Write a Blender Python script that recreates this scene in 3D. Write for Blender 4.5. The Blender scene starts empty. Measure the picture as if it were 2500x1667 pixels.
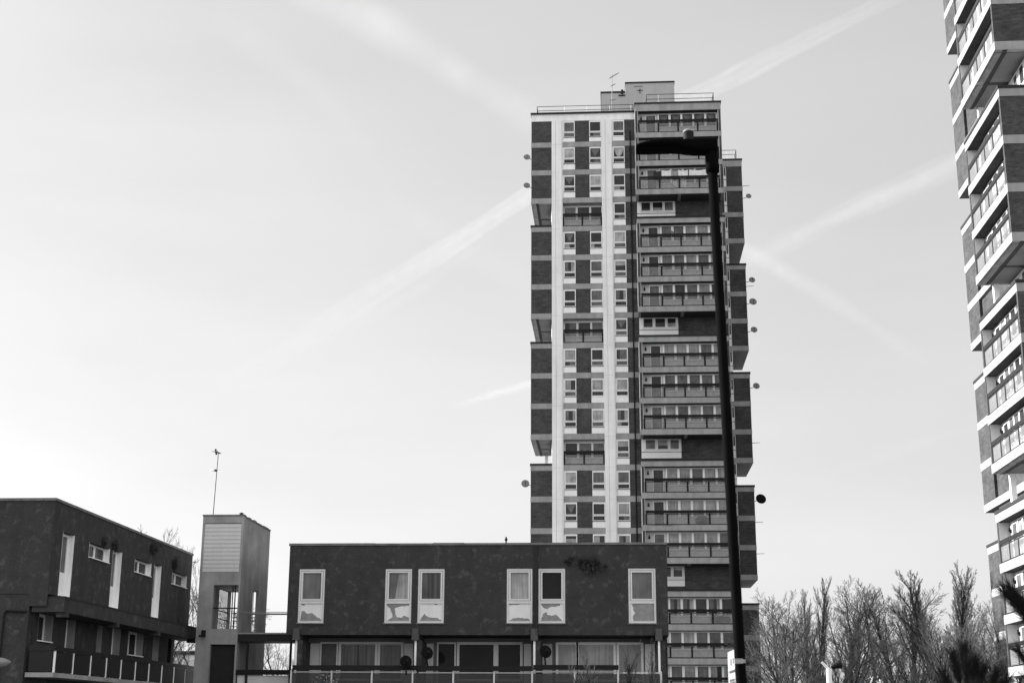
import bpy, math, random
from mathutils import Vector, Matrix

# ------------------------------------------------------------------ camera, sky, sun
scene = bpy.context.scene
COL = scene.collection
EYE = Vector((0.0, 0.0, 1.6))
PITCH, ROLL, YAW = math.radians(15.147), math.radians(0.339), math.radians(-4.208)
fwd = Vector((math.sin(YAW) * math.cos(PITCH), math.cos(YAW) * math.cos(PITCH), math.sin(PITCH)))
rgt = Vector((math.cos(YAW), -math.sin(YAW), 0.0))
upv = rgt.cross(fwd)
r2 = rgt * math.cos(ROLL) + upv * math.sin(ROLL)
u2 = -rgt * math.sin(ROLL) + upv * math.cos(ROLL)
cam_data = bpy.data.cameras.new('camera')
cam = bpy.data.objects.new('camera', cam_data)
COL.objects.link(cam)
mw = Matrix((r2, u2, -fwd)).transposed().to_4x4()
mw.translation = EYE
cam.matrix_world = mw
cam_data.sensor_width = 36.0
cam_data.lens = 50.0
cam_data.clip_start = 0.1
cam_data.clip_end = 120000.0
cam_data.dof.use_dof = True
cam_data.dof.focus_distance = 118.0
cam_data.dof.aperture_fstop = 4.0
scene.camera = cam

SUN_EL, SUN_AZ = math.radians(17.0), math.radians(-71.0)      # azimuth from +Y towards +X
sun_dir = Vector((math.sin(SUN_AZ) * math.cos(SUN_EL), math.cos(SUN_AZ) * math.cos(SUN_EL), math.sin(SUN_EL)))
world = bpy.data.worlds.new('World')
scene.world = world
world.use_nodes = True
wn = world.node_tree
wn.nodes.clear()
w_out = wn.nodes.new('ShaderNodeOutputWorld')
w_bg = wn.nodes.new('ShaderNodeBackground')
w_sky = wn.nodes.new('ShaderNodeTexSky')
w_sky.sky_type = 'NISHITA'
w_sky.sun_disc = False
w_sky.sun_elevation = SUN_EL
w_sky.sun_rotation = SUN_AZ
w_sky.air_density = 1.0
w_sky.dust_density = 2.0
w_sky.ozone_density = 1.0
w_bw = wn.nodes.new('ShaderNodeRGBToBW')
w_pow = wn.nodes.new('ShaderNodeMath')
w_pow.operation = 'POWER'
w_pow.inputs[1].default_value = 0.38
w_mul = wn.nodes.new('ShaderNodeMath')
w_mul.operation = 'MULTIPLY'
w_mul.inputs[1].default_value = 2.30
# brightening added to the unseen sky behind the camera, fills the shaded fronts
w_tc = wn.nodes.new('ShaderNodeTexCoord')
w_sep = wn.nodes.new('ShaderNodeSeparateXYZ')
wn.links.new(w_tc.outputs['Generated'], w_sep.inputs[0])
w_map = wn.nodes.new('ShaderNodeMapRange')
w_map.interpolation_type = 'SMOOTHSTEP'
w_map.inputs[1].default_value = 0.25
w_map.inputs[2].default_value = -0.45
w_map.inputs[3].default_value = 1.0
w_map.inputs[4].default_value = 2.05
wn.links.new(w_sep.outputs[1], w_map.inputs[0])
w_fill = wn.nodes.new('ShaderNodeMath')
w_fill.operation = 'MULTIPLY'
wn.links.new(w_sky.outputs[0], w_bw.inputs[0])
wn.links.new(w_bw.outputs[0], w_pow.inputs[0])
wn.links.new(w_pow.outputs[0], w_mul.inputs[0])
wn.links.new(w_mul.outputs[0], w_fill.inputs[0])
wn.links.new(w_map.outputs[0], w_fill.inputs[1])
# very thin high cirrus: faint uneven veil
w_vm = wn.nodes.new('ShaderNodeMapping')
w_vm.inputs['Rotation'].default_value = (0.2, 0.5, 0.9)
w_vm.inputs['Scale'].default_value = (3.0, 9.0, 14.0)
w_vn = wn.nodes.new('ShaderNodeTexNoise')
w_vn.inputs['Scale'].default_value = 1.0
w_vn.inputs['Detail'].default_value = 6.0
w_vr = wn.nodes.new('ShaderNodeMapRange')
w_vr.inputs[1].default_value = 0.25
w_vr.inputs[2].default_value = 0.75
w_vr.inputs[3].default_value = 0.955
w_vr.inputs[4].default_value = 1.045
w_ve = wn.nodes.new('ShaderNodeMath')
w_ve.operation = 'MULTIPLY'
wn.links.new(w_tc.outputs['Generated'], w_vm.inputs['Vector'])
wn.links.new(w_vm.outputs[0], w_vn.inputs['Vector'])
wn.links.new(w_vn.outputs['Fac'], w_vr.inputs[0])
wn.links.new(w_vr.outputs[0], w_ve.inputs[1])
wn.links.new(w_fill.outputs[0], w_ve.inputs[0])
wn.links.new(w_ve.outputs[0], w_bg.inputs[0])
w_bg.inputs[1].default_value = 0.10
wn.links.new(w_bg.outputs[0], w_out.inputs[0])

sun_data = bpy.data.lights.new('sun', 'SUN')
sun_data.energy = 5.0
sun_data.angle = math.radians(0.5)
sun_data.color = (1.0, 1.0, 1.0)                              # a black and white photograph
sun = bpy.data.objects.new('sun', sun_data)
COL.objects.link(sun)
sun.rotation_euler = sun_dir.to_track_quat('Z', 'Y').to_euler()

scene.view_settings.view_transform = 'Standard'
scene.view_settings.look = 'None'
scene.view_settings.gamma = 1.0
scene.view_settings.exposure = 1.2
scene.cycles.max_bounces = 8
scene.cycles.transparent_max_bounces = 24
scene.render.filter_size = 1.8

# ------------------------------------------------------------------ materials (all grey: the photograph has no colour)
MATS = {}


def new_mat(name):
    m = bpy.data.materials.new(name)
    m.use_nodes = True
    MATS[name] = m
    nt = m.node_tree
    return m, nt, nt.nodes['Principled BSDF']


def grey(v):
    return (v, v, v, 1.0)


def stained(name, base, var=0.25, scale=1.5, streak=0.0, rough=0.85, fine=0.12, spec=0.3, blotch=None):
    """Painted or rendered surface: broad blotches, fine grain, optional vertical rain streaks."""
    m, nt, b = new_mat(name)
    N, L = nt.nodes, nt.links
    tc = N.new('ShaderNodeTexCoord')
    n1 = N.new('ShaderNodeTexNoise')
    n1.inputs['Scale'].default_value = scale
    n1.inputs['Detail'].default_value = 5
    n1.inputs['Roughness'].default_value = 0.6
    L.new(tc.outputs['Object'], n1.inputs['Vector'])
    n2 = N.new('ShaderNodeTexNoise')
    n2.inputs['Scale'].default_value = 30
    n2.inputs['Detail'].default_value = 3
    L.new(tc.outputs['Object'], n2.inputs['Vector'])
    mp = N.new('ShaderNodeMapping')
    mp.inputs['Scale'].default_value = (2.3, 2.3, 0.22)
    L.new(tc.outputs['Object'], mp.inputs['Vector'])
    n3 = N.new('ShaderNodeTexNoise')
    n3.inputs['Scale'].default_value = 1.0
    n3.inputs['Detail'].default_value = 4
    L.new(mp.outputs[0], n3.inputs['Vector'])

    def sc(node, amp):
        a = N.new('ShaderNodeMath')
        a.operation = 'MULTIPLY_ADD'
        a.inputs[1].default_value = 2 * amp
        a.inputs[2].default_value = 1.0 - amp
        L.new(node.outputs['Fac'], a.inputs[0])
        return a
    out = None
    for node, amp in ((n1, var * 1.6), (n2, fine), (n3, streak * 1.6)):
        if amp <= 0:
            continue
        a = sc(node, amp)
        if out is None:
            out = a
        else:
            mm = N.new('ShaderNodeMath')
            mm.operation = 'MULTIPLY'
            L.new(out.outputs[0], mm.inputs[0])
            L.new(a.outputs[0], mm.inputs[1])
            out = mm
    fin = N.new('ShaderNodeMath')
    fin.operation = 'MULTIPLY'
    fin.inputs[1].default_value = base
    L.new(out.outputs[0], fin.inputs[0])
    last = fin
    if blotch:
        # weathered pale patches with an edge of their own
        n4 = N.new('ShaderNodeTexNoise')
        n4.inputs['Scale'].default_value = blotch[0]
        n4.inputs['Detail'].default_value = 6
        n4.inputs['Roughness'].default_value = 0.65
        L.new(tc.outputs['Object'], n4.inputs['Vector'])
        rp = N.new('ShaderNodeMapRange')
        rp.inputs[1].default_value = blotch[1]
        rp.inputs[2].default_value = blotch[1] + blotch[3]
        rp.inputs[3].default_value = 0.0
        rp.inputs[4].default_value = blotch[2]
        L.new(n4.outputs['Fac'], rp.inputs[0])
        ad = N.new('ShaderNodeMath')
        ad.operation = 'ADD'
        L.new(fin.outputs[0], ad.inputs[0])
        L.new(rp.outputs[0], ad.inputs[1])
        last = ad
    L.new(last.outputs[0], b.inputs['Base Color'])
    b.inputs['Roughness'].default_value = rough
    b.inputs['Specular IOR Level'].default_value = spec
    bp = N.new('ShaderNodeBump')
    bp.inputs['Strength'].default_value = 0.25
    bp.inputs['Distance'].default_value = 0.01
    L.new(n2.outputs['Fac'], bp.inputs['Height'])
    L.new(bp.outputs[0], b.inputs['Normal'])
    return m


def brick(name, c1, c2, mortar):
    m, nt, b = new_mat(name)
    N, L = nt.nodes, nt.links
    tc = N.new('ShaderNodeTexCoord')
    sx = N.new('ShaderNodeSeparateXYZ')
    L.new(tc.outputs['Object'], sx.inputs[0])
    ad = N.new('ShaderNodeMath')
    ad.operation = 'ADD'
    L.new(sx.outputs[0], ad.inputs[0])
    L.new(sx.outputs[1], ad.inputs[1])
    cb = N.new('ShaderNodeCombineXYZ')
    L.new(ad.outputs[0], cb.inputs[0])
    L.new(sx.outputs[2], cb.inputs[1])
    bt = N.new('ShaderNodeTexBrick')
    bt.inputs['Color1'].default_value = grey(c1)
    bt.inputs['Color2'].default_value = grey(c2)
    bt.inputs['Mortar'].default_value = grey(mortar)
    bt.inputs['Scale'].default_value = 1.0
    bt.inputs['Mortar Size'].default_value = 0.008
    bt.inputs['Brick Width'].default_value = 0.225
    bt.inputs['Row Height'].default_value = 0.075
    bt.inputs['Bias'].default_value = 0.0
    L.new(cb.outputs[0], bt.inputs['Vector'])
    n = N.new('ShaderNodeTexNoise')
    n.inputs['Scale'].default_value = 0.9
    n.inputs['Detail'].default_value = 5
    L.new(tc.outputs['Object'], n.inputs['Vector'])
    # course-by-course tone: batches of brick laid in rows
    mp = N.new('ShaderNodeMapping')
    mp.inputs['Scale'].default_value = (1.3, 1.3, 7.0)
    L.new(tc.outputs['Object'], mp.inputs['Vector'])
    nr = N.new('ShaderNodeTexNoise')
    nr.inputs['Scale'].default_value = 1.0
    nr.inputs['Detail'].default_value = 3
    L.new(mp.outputs[0], nr.inputs['Vector'])
    s = N.new('ShaderNodeMath')
    s.operation = 'ADD'
    L.new(n.outputs['Fac'], s.inputs[0])
    L.new(nr.outputs['Fac'], s.inputs[1])
    mr = N.new('ShaderNodeMapRange')
    mr.inputs[1].default_value = 0.6
    mr.inputs[2].default_value = 1.4
    mr.inputs[3].default_value = 0.55
    mr.inputs[4].default_value = 1.5
    L.new(s.outputs[0], mr.inputs[0])
    mx = N.new('ShaderNodeMix')
    mx.data_type = 'RGBA'
    mx.blend_type = 'MULTIPLY'
    mx.inputs[0].default_value = 1.0
    L.new(bt.outputs['Color'], mx.inputs[6])
    L.new(mr.outputs[0], mx.inputs[7])
    L.new(mx.outputs[2], b.inputs['Base Color'])
    b.inputs['Roughness'].default_value = 0.9
    b.inputs['Specular IOR Level'].default_value = 0.2
    bp = N.new('ShaderNodeBump')
    bp.inputs['Strength'].default_value = 0.4
    bp.inputs['Distance'].default_value = 0.01
    L.new(bt.outputs['Fac'], bp.inputs['Height'])
    bp.invert = True
    L.new(bp.outputs[0], b.inputs['Normal'])
    return m


def pane(name, base, folds=0.0, scale=14.0, rough=0.05):
    """Window glass over whatever hangs behind it: a dark room, a blind or a folded net curtain."""
    m, nt, b = new_mat(name)
    N, L = nt.nodes, nt.links
    tc = N.new('ShaderNodeTexCoord')
    mp = N.new('ShaderNodeMapping')
    mp.inputs['Scale'].default_value = (scale, scale, 0.5)
    L.new(tc.outputs['Object'], mp.inputs['Vector'])
    n = N.new('ShaderNodeTexNoise')
    n.inputs['Scale'].default_value = 1.0
    n.inputs['Detail'].default_value = 3
    L.new(mp.outputs[0], n.inputs['Vector'])
    n2 = N.new('ShaderNodeTexNoise')
    n2.inputs['Scale'].default_value = 1.3
    n2.inputs['Detail'].default_value = 2
    L.new(tc.outputs['Object'], n2.inputs['Vector'])
    mr = N.new('ShaderNodeMapRange')
    mr.inputs[1].default_value = 0.3
    mr.inputs[2].default_value = 0.7
    mr.inputs[3].default_value = base * (1 - folds)
    mr.inputs[4].default_value = base * (1 + folds)
    L.new(n.outputs['Fac'], mr.inputs[0])
    mr2 = N.new('ShaderNodeMapRange')
    mr2.inputs[1].default_value = 0.3
    mr2.inputs[2].default_value = 0.7
    mr2.inputs[3].default_value = 0.65
    mr2.inputs[4].default_value = 1.35
    L.new(n2.outputs['Fac'], mr2.inputs[0])
    mu = N.new('ShaderNodeMath')
    mu.operation = 'MULTIPLY'
    L.new(mr.outputs[0], mu.inputs[0])
    L.new(mr2.outputs[0], mu.inputs[1])
    L.new(mu.outputs[0], b.inputs['Base Color'])
    b.inputs['Roughness'].default_value = 0.6
    b.inputs['Specular IOR Level'].default_value = 0.1
    b.inputs['Coat Weight'].default_value = 0.12 if base < 0.01 else 0.4
    b.inputs['Coat Roughness'].default_value = rough
    return m


def simple(name, v, rough=0.6, metal=0.0, spec=0.4):
    m, nt, b = new_mat(name)
    N, L = nt.nodes, nt.links
    tc = N.new('ShaderNodeTexCoord')
    n = N.new('ShaderNodeTexNoise')
    n.inputs['Scale'].default_value = 6.0
    n.inputs['Detail'].default_value = 4
    L.new(tc.outputs['Object'], n.inputs['Vector'])
    mr = N.new('ShaderNodeMapRange')
    mr.inputs[1].default_value = 0.3
    mr.inputs[2].default_value = 0.7
    mr.inputs[3].default_value = v * 0.85
    mr.inputs[4].default_value = v * 1.15
    L.new(n.outputs['Fac'], mr.inputs[0])
    L.new(mr.outputs[0], b.inputs['Base Color'])
    b.inputs['Roughness'].default_value = rough
    b.inputs['Metallic'].default_value = metal
    b.inputs['Specular IOR Level'].default_value = spec
    return m


brick('brick', 0.062, 0.034, 0.095)
stained('concrete', 0.30, 0.2, 1.2, 0.2)
stained('bare_board', 0.22, 0.25, 6.0, 0.1, rough=0.9)
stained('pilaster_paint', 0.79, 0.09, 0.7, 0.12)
stained('old_white', 0.58, 0.08, 2.0, 0.08, rough=0.7)
stained('white_paint', 0.82, 0.04, 1.5, 0.04, rough=0.6)
stained('balcony_paint', 0.55, 0.08, 1.5, 0.06, rough=0.7)
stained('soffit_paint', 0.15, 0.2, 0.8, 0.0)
stained('soffit_shade_felt', 0.035, 0.25, 1.0, 0.0)  # near-black: shade put into the colour of undersides; also the roof felt
stained('plant_room', 0.40, 0.06, 0.8, 0.08)
stained('render', 0.036, 0.24, 2.6, 0.20, rough=0.95, fine=0.55, blotch=(3.4, 0.54, 0.032, 0.12))
stained('raw_concrete', 0.25, 0.32, 1.4, 0.26, rough=0.9, fine=0.2)
stained('coping', 0.13, 0.5, 2.2, 0.0, rough=0.7)
stained('dark_coping', 0.02, 0.2, 2.0, 0.0, rough=0.8)
stained('grey_boards', 0.50, 0.06, 1.0, 0.08, rough=0.7)
stained('ground_paving', 0.13, 0.25, 0.15, 0.0, rough=0.95)
stained('asphalt', 0.06, 0.2, 0.4, 0.0, rough=0.9)
simple('black_metal', 0.007, 0.6, spec=0.2)
simple('post_paint', 0.0025, 0.9, spec=0.03)
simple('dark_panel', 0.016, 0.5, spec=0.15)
simple('galvanised', 0.30, 0.45, 0.6)
simple('dish_grey', 0.17, 0.6)
simple('dish_dark', 0.008, 0.9, spec=0.05)
stained('beam_concrete', 0.075, 0.2, 1.5, 0.15, rough=0.9)
simple('door_paint', 0.045, 0.5)
simple('cloth_white', 0.75, 0.9)
simple('cloth_grey', 0.30, 0.9)
simple('cloth_dark', 0.03, 0.9)
simple('bark', 0.030, 0.95, spec=0.1)
simple('twig', 0.105, 0.95, spec=0.1)
simple('needle', 0.020, 0.7, spec=0.2)
simple('leaf_dark', 0.018, 0.8)
simple('leaf_pale', 0.30, 0.8)
simple('sign_white', 0.30, 0.6)
simple('cell_body', 0.015, 0.7, spec=0.1)
simple('sign_ink', 0.03, 0.6)
simple('far_wall', 0.12, 0.9)
pane('pane_black', 0.008)
pane('pane_dark', 0.022, 0.25, 5)
pane('pane_mid', 0.10, 0.25)
pane('pane_net', 0.26, 0.25)
pane('pane_light', 0.33, 0.22)
pane('pane_streaky', 0.05, 0.9, 11)


def wired_glass(name, alpha, v):
    m, nt, b = new_mat(name)
    N, L = nt.nodes, nt.links
    out = N['Material Output'] if 'Material Output' in N else [x for x in N if x.type == 'OUTPUT_MATERIAL'][0]
    tr = N.new('ShaderNodeBsdfTransparent')
    mx = N.new('ShaderNodeMixShader')
    tc = N.new('ShaderNodeTexCoord')
    n = N.new('ShaderNodeTexNoise')
    n.inputs['Scale'].default_value = 1.7
    n.inputs['Detail'].default_value = 4
    L.new(tc.outputs['Object'], n.inputs['Vector'])
    mr = N.new('ShaderNodeMapRange')
    mr.inputs[1].default_value = 0.3
    mr.inputs[2].default_value = 0.7
    mr.inputs[3].default_value = alpha - 0.05
    mr.inputs[4].default_value = alpha + 0.05
    L.new(n.outputs['Fac'], mr.inputs[0])
    L.new(mr.outputs[0], mx.inputs[0])
    L.new(tr.outputs[0], mx.inputs[1])
    L.new(b.outputs[0], mx.inputs[2])
    L.new(mx.outputs[0], out.inputs['Surface'])
    b.inputs['Base Color'].default_value = grey(v)
    b.inputs['Roughness'].default_value = 0.5
    b.inputs['Specular IOR Level'].default_value = 0.15
    return m


wired_glass('wired_glass', 0.24, 0.34)
wired_glass('smoked_glass', 0.7, 0.05)


stained('panel_white', 0.66, 0.08, 2.5, 0.06, rough=0.7)


def contrail_mat(name, a, scale):
    m, nt, b = new_mat(name)
    N, L = nt.nodes, nt.links
    out = [x for x in N if x.type == 'OUTPUT_MATERIAL'][0]
    N.remove(b)
    df = N.new('ShaderNodeBsdfDiffuse')
    df.inputs[0].default_value = grey(0.55)
    nv = N.new('ShaderNodeCombineXYZ')                # thin ice cloud: scatters sunlight whichever way its surface turns
    for i in range(3):
        nv.inputs[i].default_value = sun_dir[i]
    L.new(nv.outputs[0], df.inputs['Normal'])
    tl = N.new('ShaderNodeBsdfTranslucent')
    tl.inputs[0].default_value = grey(0.55)
    nw = N.new('ShaderNodeCombineXYZ')
    for i in range(3):
        nw.inputs[i].default_value = -sun_dir[i]
    L.new(nw.outputs[0], tl.inputs['Normal'])
    m1 = N.new('ShaderNodeAddShader')
    L.new(df.outputs[0], m1.inputs[0])
    L.new(tl.outputs[0], m1.inputs[1])
    tr = N.new('ShaderNodeBsdfTransparent')
    m2 = N.new('ShaderNodeMixShader')
    lw = N.new('ShaderNodeLayerWeight')
    lw.inputs[0].default_value = 0.5
    inv = N.new('ShaderNodeMath')
    inv.operation = 'SUBTRACT'
    inv.inputs[0].default_value = 1.0
    L.new(lw.outputs['Facing'], inv.inputs[1])
    pw = N.new('ShaderNodeMath')
    pw.operation = 'POWER'
    pw.inputs[1].default_value = 3.8
    L.new(inv.outputs[0], pw.inputs[0])
    tc = N.new('ShaderNodeTexCoord')
    n = N.new('ShaderNodeTexNoise')
    n.inputs['Scale'].default_value = scale
    n.inputs['Detail'].default_value = 7
    n.inputs['Roughness'].default_value = 0.65
    L.new(tc.outputs['Object'], n.inputs['Vector'])
    mr = N.new('ShaderNodeMapRange')
    mr.inputs[1].default_value = 0.25
    mr.inputs[2].default_value = 0.75
    mr.inputs[3].default_value = a * 0.10
    mr.inputs[4].default_value = a * 0.40
    L.new(n.outputs['Fac'], mr.inputs[0])
    at = N.new('ShaderNodeAttribute')
    at.attribute_name = 'fade'
    mu = N.new('ShaderNodeMath')
    mu.operation = 'MULTIPLY'
    L.new(pw.outputs[0], mu.inputs[0])
    L.new(mr.outputs[0], mu.inputs[1])
    mv = N.new('ShaderNodeMath')
    mv.operation = 'MULTIPLY'
    L.new(mu.outputs[0], mv.inputs[0])
    L.new(at.outputs['Fac'], mv.inputs[1])
    L.new(mv.outputs[0], m2.inputs[0])
    L.new(tr.outputs[0], m2.inputs[1])
    L.new(m1.outputs[0], m2.inputs[2])
    L.new(m2.outputs[0], out.inputs['Surface'])
    return m


# ------------------------------------------------------------------ helpers
class MB:
    """Collects boxes, tubes and polygons; build() links them as ONE mesh object."""

    def __init__(self, mp=None):
        self.v, self.f, self.m, self.mats = [], [], [], []
        self.mp = mp

    def mi(self, mat):
        if mat not in self.mats:
            self.mats.append(mat)
        return self.mats.index(mat)

    def box(self, x0, x1, y0, y1, z0, z1, mat):
        a = (x0, y0, z0)
        b = (x1, y1, z1)
        if self.mp:
            a, b = self.mp(*a), self.mp(*b)
        lo = [min(p, q) for p, q in zip(a, b)]
        hi = [max(p, q) for p, q in zip(a, b)]
        k = len(self.v)
        for z in (lo[2], hi[2]):
            self.v += [(lo[0], lo[1], z), (hi[0], lo[1], z), (hi[0], hi[1], z), (lo[0], hi[1], z)]
        i = self.mi(mat)
        for f in ((3, 2, 1, 0), (4, 5, 6, 7), (0, 1, 5, 4), (1, 2, 6, 5), (2, 3, 7, 6), (3, 0, 4, 7)):
            self.f.append(tuple(k + j for j in f))
            self.m.append(i)
        return self

    def poly(self, pts, mat):
        k = len(self.v)
        self.v += [self.mp(*p) if self.mp else tuple(p) for p in pts]
        self.f.append(tuple(range(k, k + len(pts))))
        self.m.append(self.mi(mat))
        return self

    def tube(self, p, q, r0, r1, mat, n=6, cap=True):
        p, q = Vector(p), Vector(q)
        d = q - p
        if d.length < 1e-6:
            return self
        d.normalize()
        a = d.orthogonal().normalized()
        b = d.cross(a)
        k = len(self.v)
        for c, r in ((p, r0), (q, r1)):
            for i in range(n):
                t = 2 * math.pi * i / n
                self.v.append(tuple(c + (a * math.cos(t) + b * math.sin(t)) * r))
        mi = self.mi(mat)
        for i in range(n):
            j = (i + 1) % n
            self.f.append((k + i, k + j, k + n + j, k + n + i))
            self.m.append(mi)
        if cap:
            self.f.append(tuple(k + i for i in reversed(range(n))))
            self.m.append(mi)
            self.f.append(tuple(k + n + i for i in range(n)))
            self.m.append(mi)
        return self

    def path(self, pts, r, mat, n=6):
        for p, q in zip(pts, pts[1:]):
            self.tube(p, q, r, r, mat, n)
        return self

    def rings(self, rings, mat, cap=True):
        k = len(self.v)
        n = len(rings[0])
        for r in rings:
            self.v += [tuple(p) for p in r]
        mi = self.mi(mat)
        for s in range(len(rings) - 1):
            for i in range(n):
                j = (i + 1) % n
                self.f.append((k + s * n + i, k + s * n + j, k + (s + 1) * n + j, k + (s + 1) * n + i))
                self.m.append(mi)
        if cap:
            self.f.append(tuple(k + i for i in reversed(range(n))))
            self.m.append(mi)
            self.f.append(tuple(k + (len(rings) - 1) * n + i for i in range(n)))
            self.m.append(mi)
        return self

    def build(self, name, parent=None, smooth=False, loc=None):
        me = bpy.data.meshes.new(name)
        me.from_pydata(self.v, [], self.f)
        for mt in self.mats:
            me.materials.append(MATS[mt])
        me.polygons.foreach_set('material_index', self.m)
        if smooth:
            me.polygons.foreach_set('use_smooth', [True] * len(self.f))
        me.update()
        o = bpy.data.objects.new(name, me)
        COL.objects.link(o)
        if parent is not None:
            o.parent = parent
        if loc is not None:
            o.location = loc
        return o


def tag(o, label=None, cat=None, group=None, kind=None):
    if label:
        o['label'] = label
    if cat:
        o['category'] = cat
    if group:
        o['group'] = group
    if kind:
        o['kind'] = kind
    return o


def thing(name, label, cat, loc=(0, 0, 0), group=None, rotz=0.0):
    o = bpy.data.objects.new(name, None)
    COL.objects.link(o)
    o.empty_display_size = 0.2
    o.location = loc
    o.rotation_euler = (0, 0, rotz)
    return tag(o, label, cat, group)


def children_of(o):
    return [c for c in COL.objects if c.parent is o]


def copy_tree(o, parent=None):
    kids = {}
    for c in COL.objects:
        if c.parent is not None:
            kids.setdefault(c.parent.name, []).append(c)

    def rec(src, par):
        d = src.copy()
        COL.objects.link(d)
        d.parent = par
        for ch in kids.get(src.name, []):
            rec(ch, d)
        return d
    return rec(o, parent)


def wall_open(mb, along, fixed, thick, a0, a1, z0, z1, openings, mat):
    """Wall slab with rectangular openings. along 'x': wall lies along x from y=fixed to fixed+thick."""
    As = sorted({a0, a1} | {o[0] for o in openings} | {o[1] for o in openings})
    for p, q in zip(As, As[1:]):
        mid = (p + q) / 2
        cuts = sorted((o[2], o[3]) for o in openings if o[0] < mid < o[1])
        z = z0
        for c0, c1 in cuts + [(z1, z1)]:
            if c0 > z + 1e-6:
                if along == 'x':
                    mb.box(p, q, fixed, fixed + thick, z, c0, mat)
                else:
                    mb.box(fixed, fixed + thick, p, q, z, c0, mat)
            z = max(z, c1)


def panes(mb, a0, a1, d, z0, z1, rng, kind=None):
    """One light of a window, split into glass and whatever is drawn across it."""
    def P(a, z):
        return (a, d, z)

    def R(p, q, r, s, m):
        mb.poly([P(p, r), P(q, r), P(q, s), P(p, s)], m)
    k = kind or rng.choice(['dark', 'dark', 'mid', 'mid', 'net', 'net', 'light', 'split', 'blind', 'vee', 'side', 'streaky'])
    w, h = a1 - a0, z1 - z0
    if k in ('black', 'dark', 'mid', 'net', 'light', 'streaky'):
        R(a0, a1, z0, z1, 'pane_' + k)
    elif k == 'split':
        c = a0 + w * rng.uniform(0.3, 0.45)
        e = a0 + w * rng.uniform(0.6, 0.75)
        R(a0, c, z0, z1, 'pane_mid')
        R(c, e, z0, z1, 'pane_dark')
        R(e, a1, z0, z1, 'pane_net')
    elif k == 'side':
        c = a0 + w * rng.uniform(0.3, 0.6)
        A, B = ('pane_net', 'pane_dark') if rng.random() < .5 else ('pane_dark', 'pane_mid')
        R(a0, c, z0, z1, A)
        R(c, a1, z0, z1, B)
    elif k == 'blind':
        c = z0 + h * rng.uniform(0.35, 0.75)
        A, B = ('pane_dark', 'pane_net') if rng.random() < .5 else ('pane_net', 'pane_dark')
        R(a0, a1, z0, c, A)
        R(a0, a1, c, z1, B)
    elif k == 'vee':
        m = a0 + w * 0.5
        zb = z0 + h * 0.15
        mb.poly([P(a0, z1), P(m, zb), P(a1, z1)], 'pane_mid')
        mb.poly([P(a0, z0), P(m, z0), P(m, zb), P(a0, z1)], 'pane_dark')
        mb.poly([P(m, z0), P(a1, z0), P(a1, z1), P(m, zb)], 'pane_dark')
    elif k == 'swag':
        n = 10
        arc = [(a0 + w * i / n, z0 + h * (0.08 + 0.85 * (2 * abs(i / n - 0.5)) ** 2.2)) for i in range(n + 1)]
        for (p, zp), (q, zq) in zip(arc, arc[1:]):
            mb.poly([P(p, z0), P(q, z0), P(q, zq), P(p, zp)], 'pane_dark')
            mb.poly([P(p, zp), P(q, zq), P(q, z1), P(p, z1)], 'pane_light')


def frame(mb, a0, a1, d0, d1, z0, z1, t, mat):
    mb.box(a0, a0 + t, d0, d1, z0, z1, mat)
    mb.box(a1 - t, a1, d0, d1, z0, z1, mat)
    mb.box(a0 + t, a1 - t, d0, d1, z1 - t, z1, mat)
    mb.box(a0 + t, a1 - t, d0, d1, z0, z0 + t, mat)


# ------------------------------------------------------------------ ground
g = MB()
g.poly([(-6000, -6000, 0), (6000, -6000, 0), (6000, 6000, 0), (-6000, 6000, 0)], 'ground_paving')
tag(g.build('ground'), kind='structure')
g = MB()
g.box(-60, 60, 3.0, 9.5, -0.2, 0.004, 'asphalt')
tag(g.build('road'), kind='structure')
g = MB()
g.box(-60, 60, 9.5, 12.1, -0.2, 0.12, 'ground_paving')
tag(g.build('pavement'), kind='structure')

# ------------------------------------------------------------------ the tower block (built once, copied for the nearer one)
TOW = Vector((-7.42, 124.0, 0.0))                    # front left corner of the left wing, on the ground
PITCH_Z = 2.785


def T(j):                                            # top of the floor band under storey j (0 is the top storey)
    return 54.55 - PITCH_Z * j


def ZT(j):                                           # top of storey j
    return 56.70 if j == 0 else T(j - 1) - 0.5


RECESS = {3, 7, 11, 15, 19}
NF = 19
tower = thing('tower_block', 'tall brick and concrete tower block standing behind the low flats, whole roof in view',
              'tower block', TOW, 'brick and concrete tower blocks')
rng = random.Random(7)


def m_front(a, d, z):                                # front block: looks towards the camera
    return (9.72 + a, -1.8 + d, z)


def m_left(a, d, z):                                 # end block of the left wing: looks left
    return (d, 7.9 - a, z)


def m_right(a, d, z):
    return (20.72 - d, 12.3 + a, z)


def m_bay(a, d, z):
    return (a, d, z)


# inner body
mb = MB()
mb.box(1.93, 9.72, 0.80, 7.9, -1, 57.35, 'brick')
mb.box(9.72, 17.60, 0.10, 12.3, -1, 57.35, 'brick')
mb.box(3.5, 9.72, 7.9, 12.3, -1, 57.35, 'brick')
mb.box(3.5, 18.83, 12.3, 20.19, -1, 57.35, 'brick')
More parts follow.
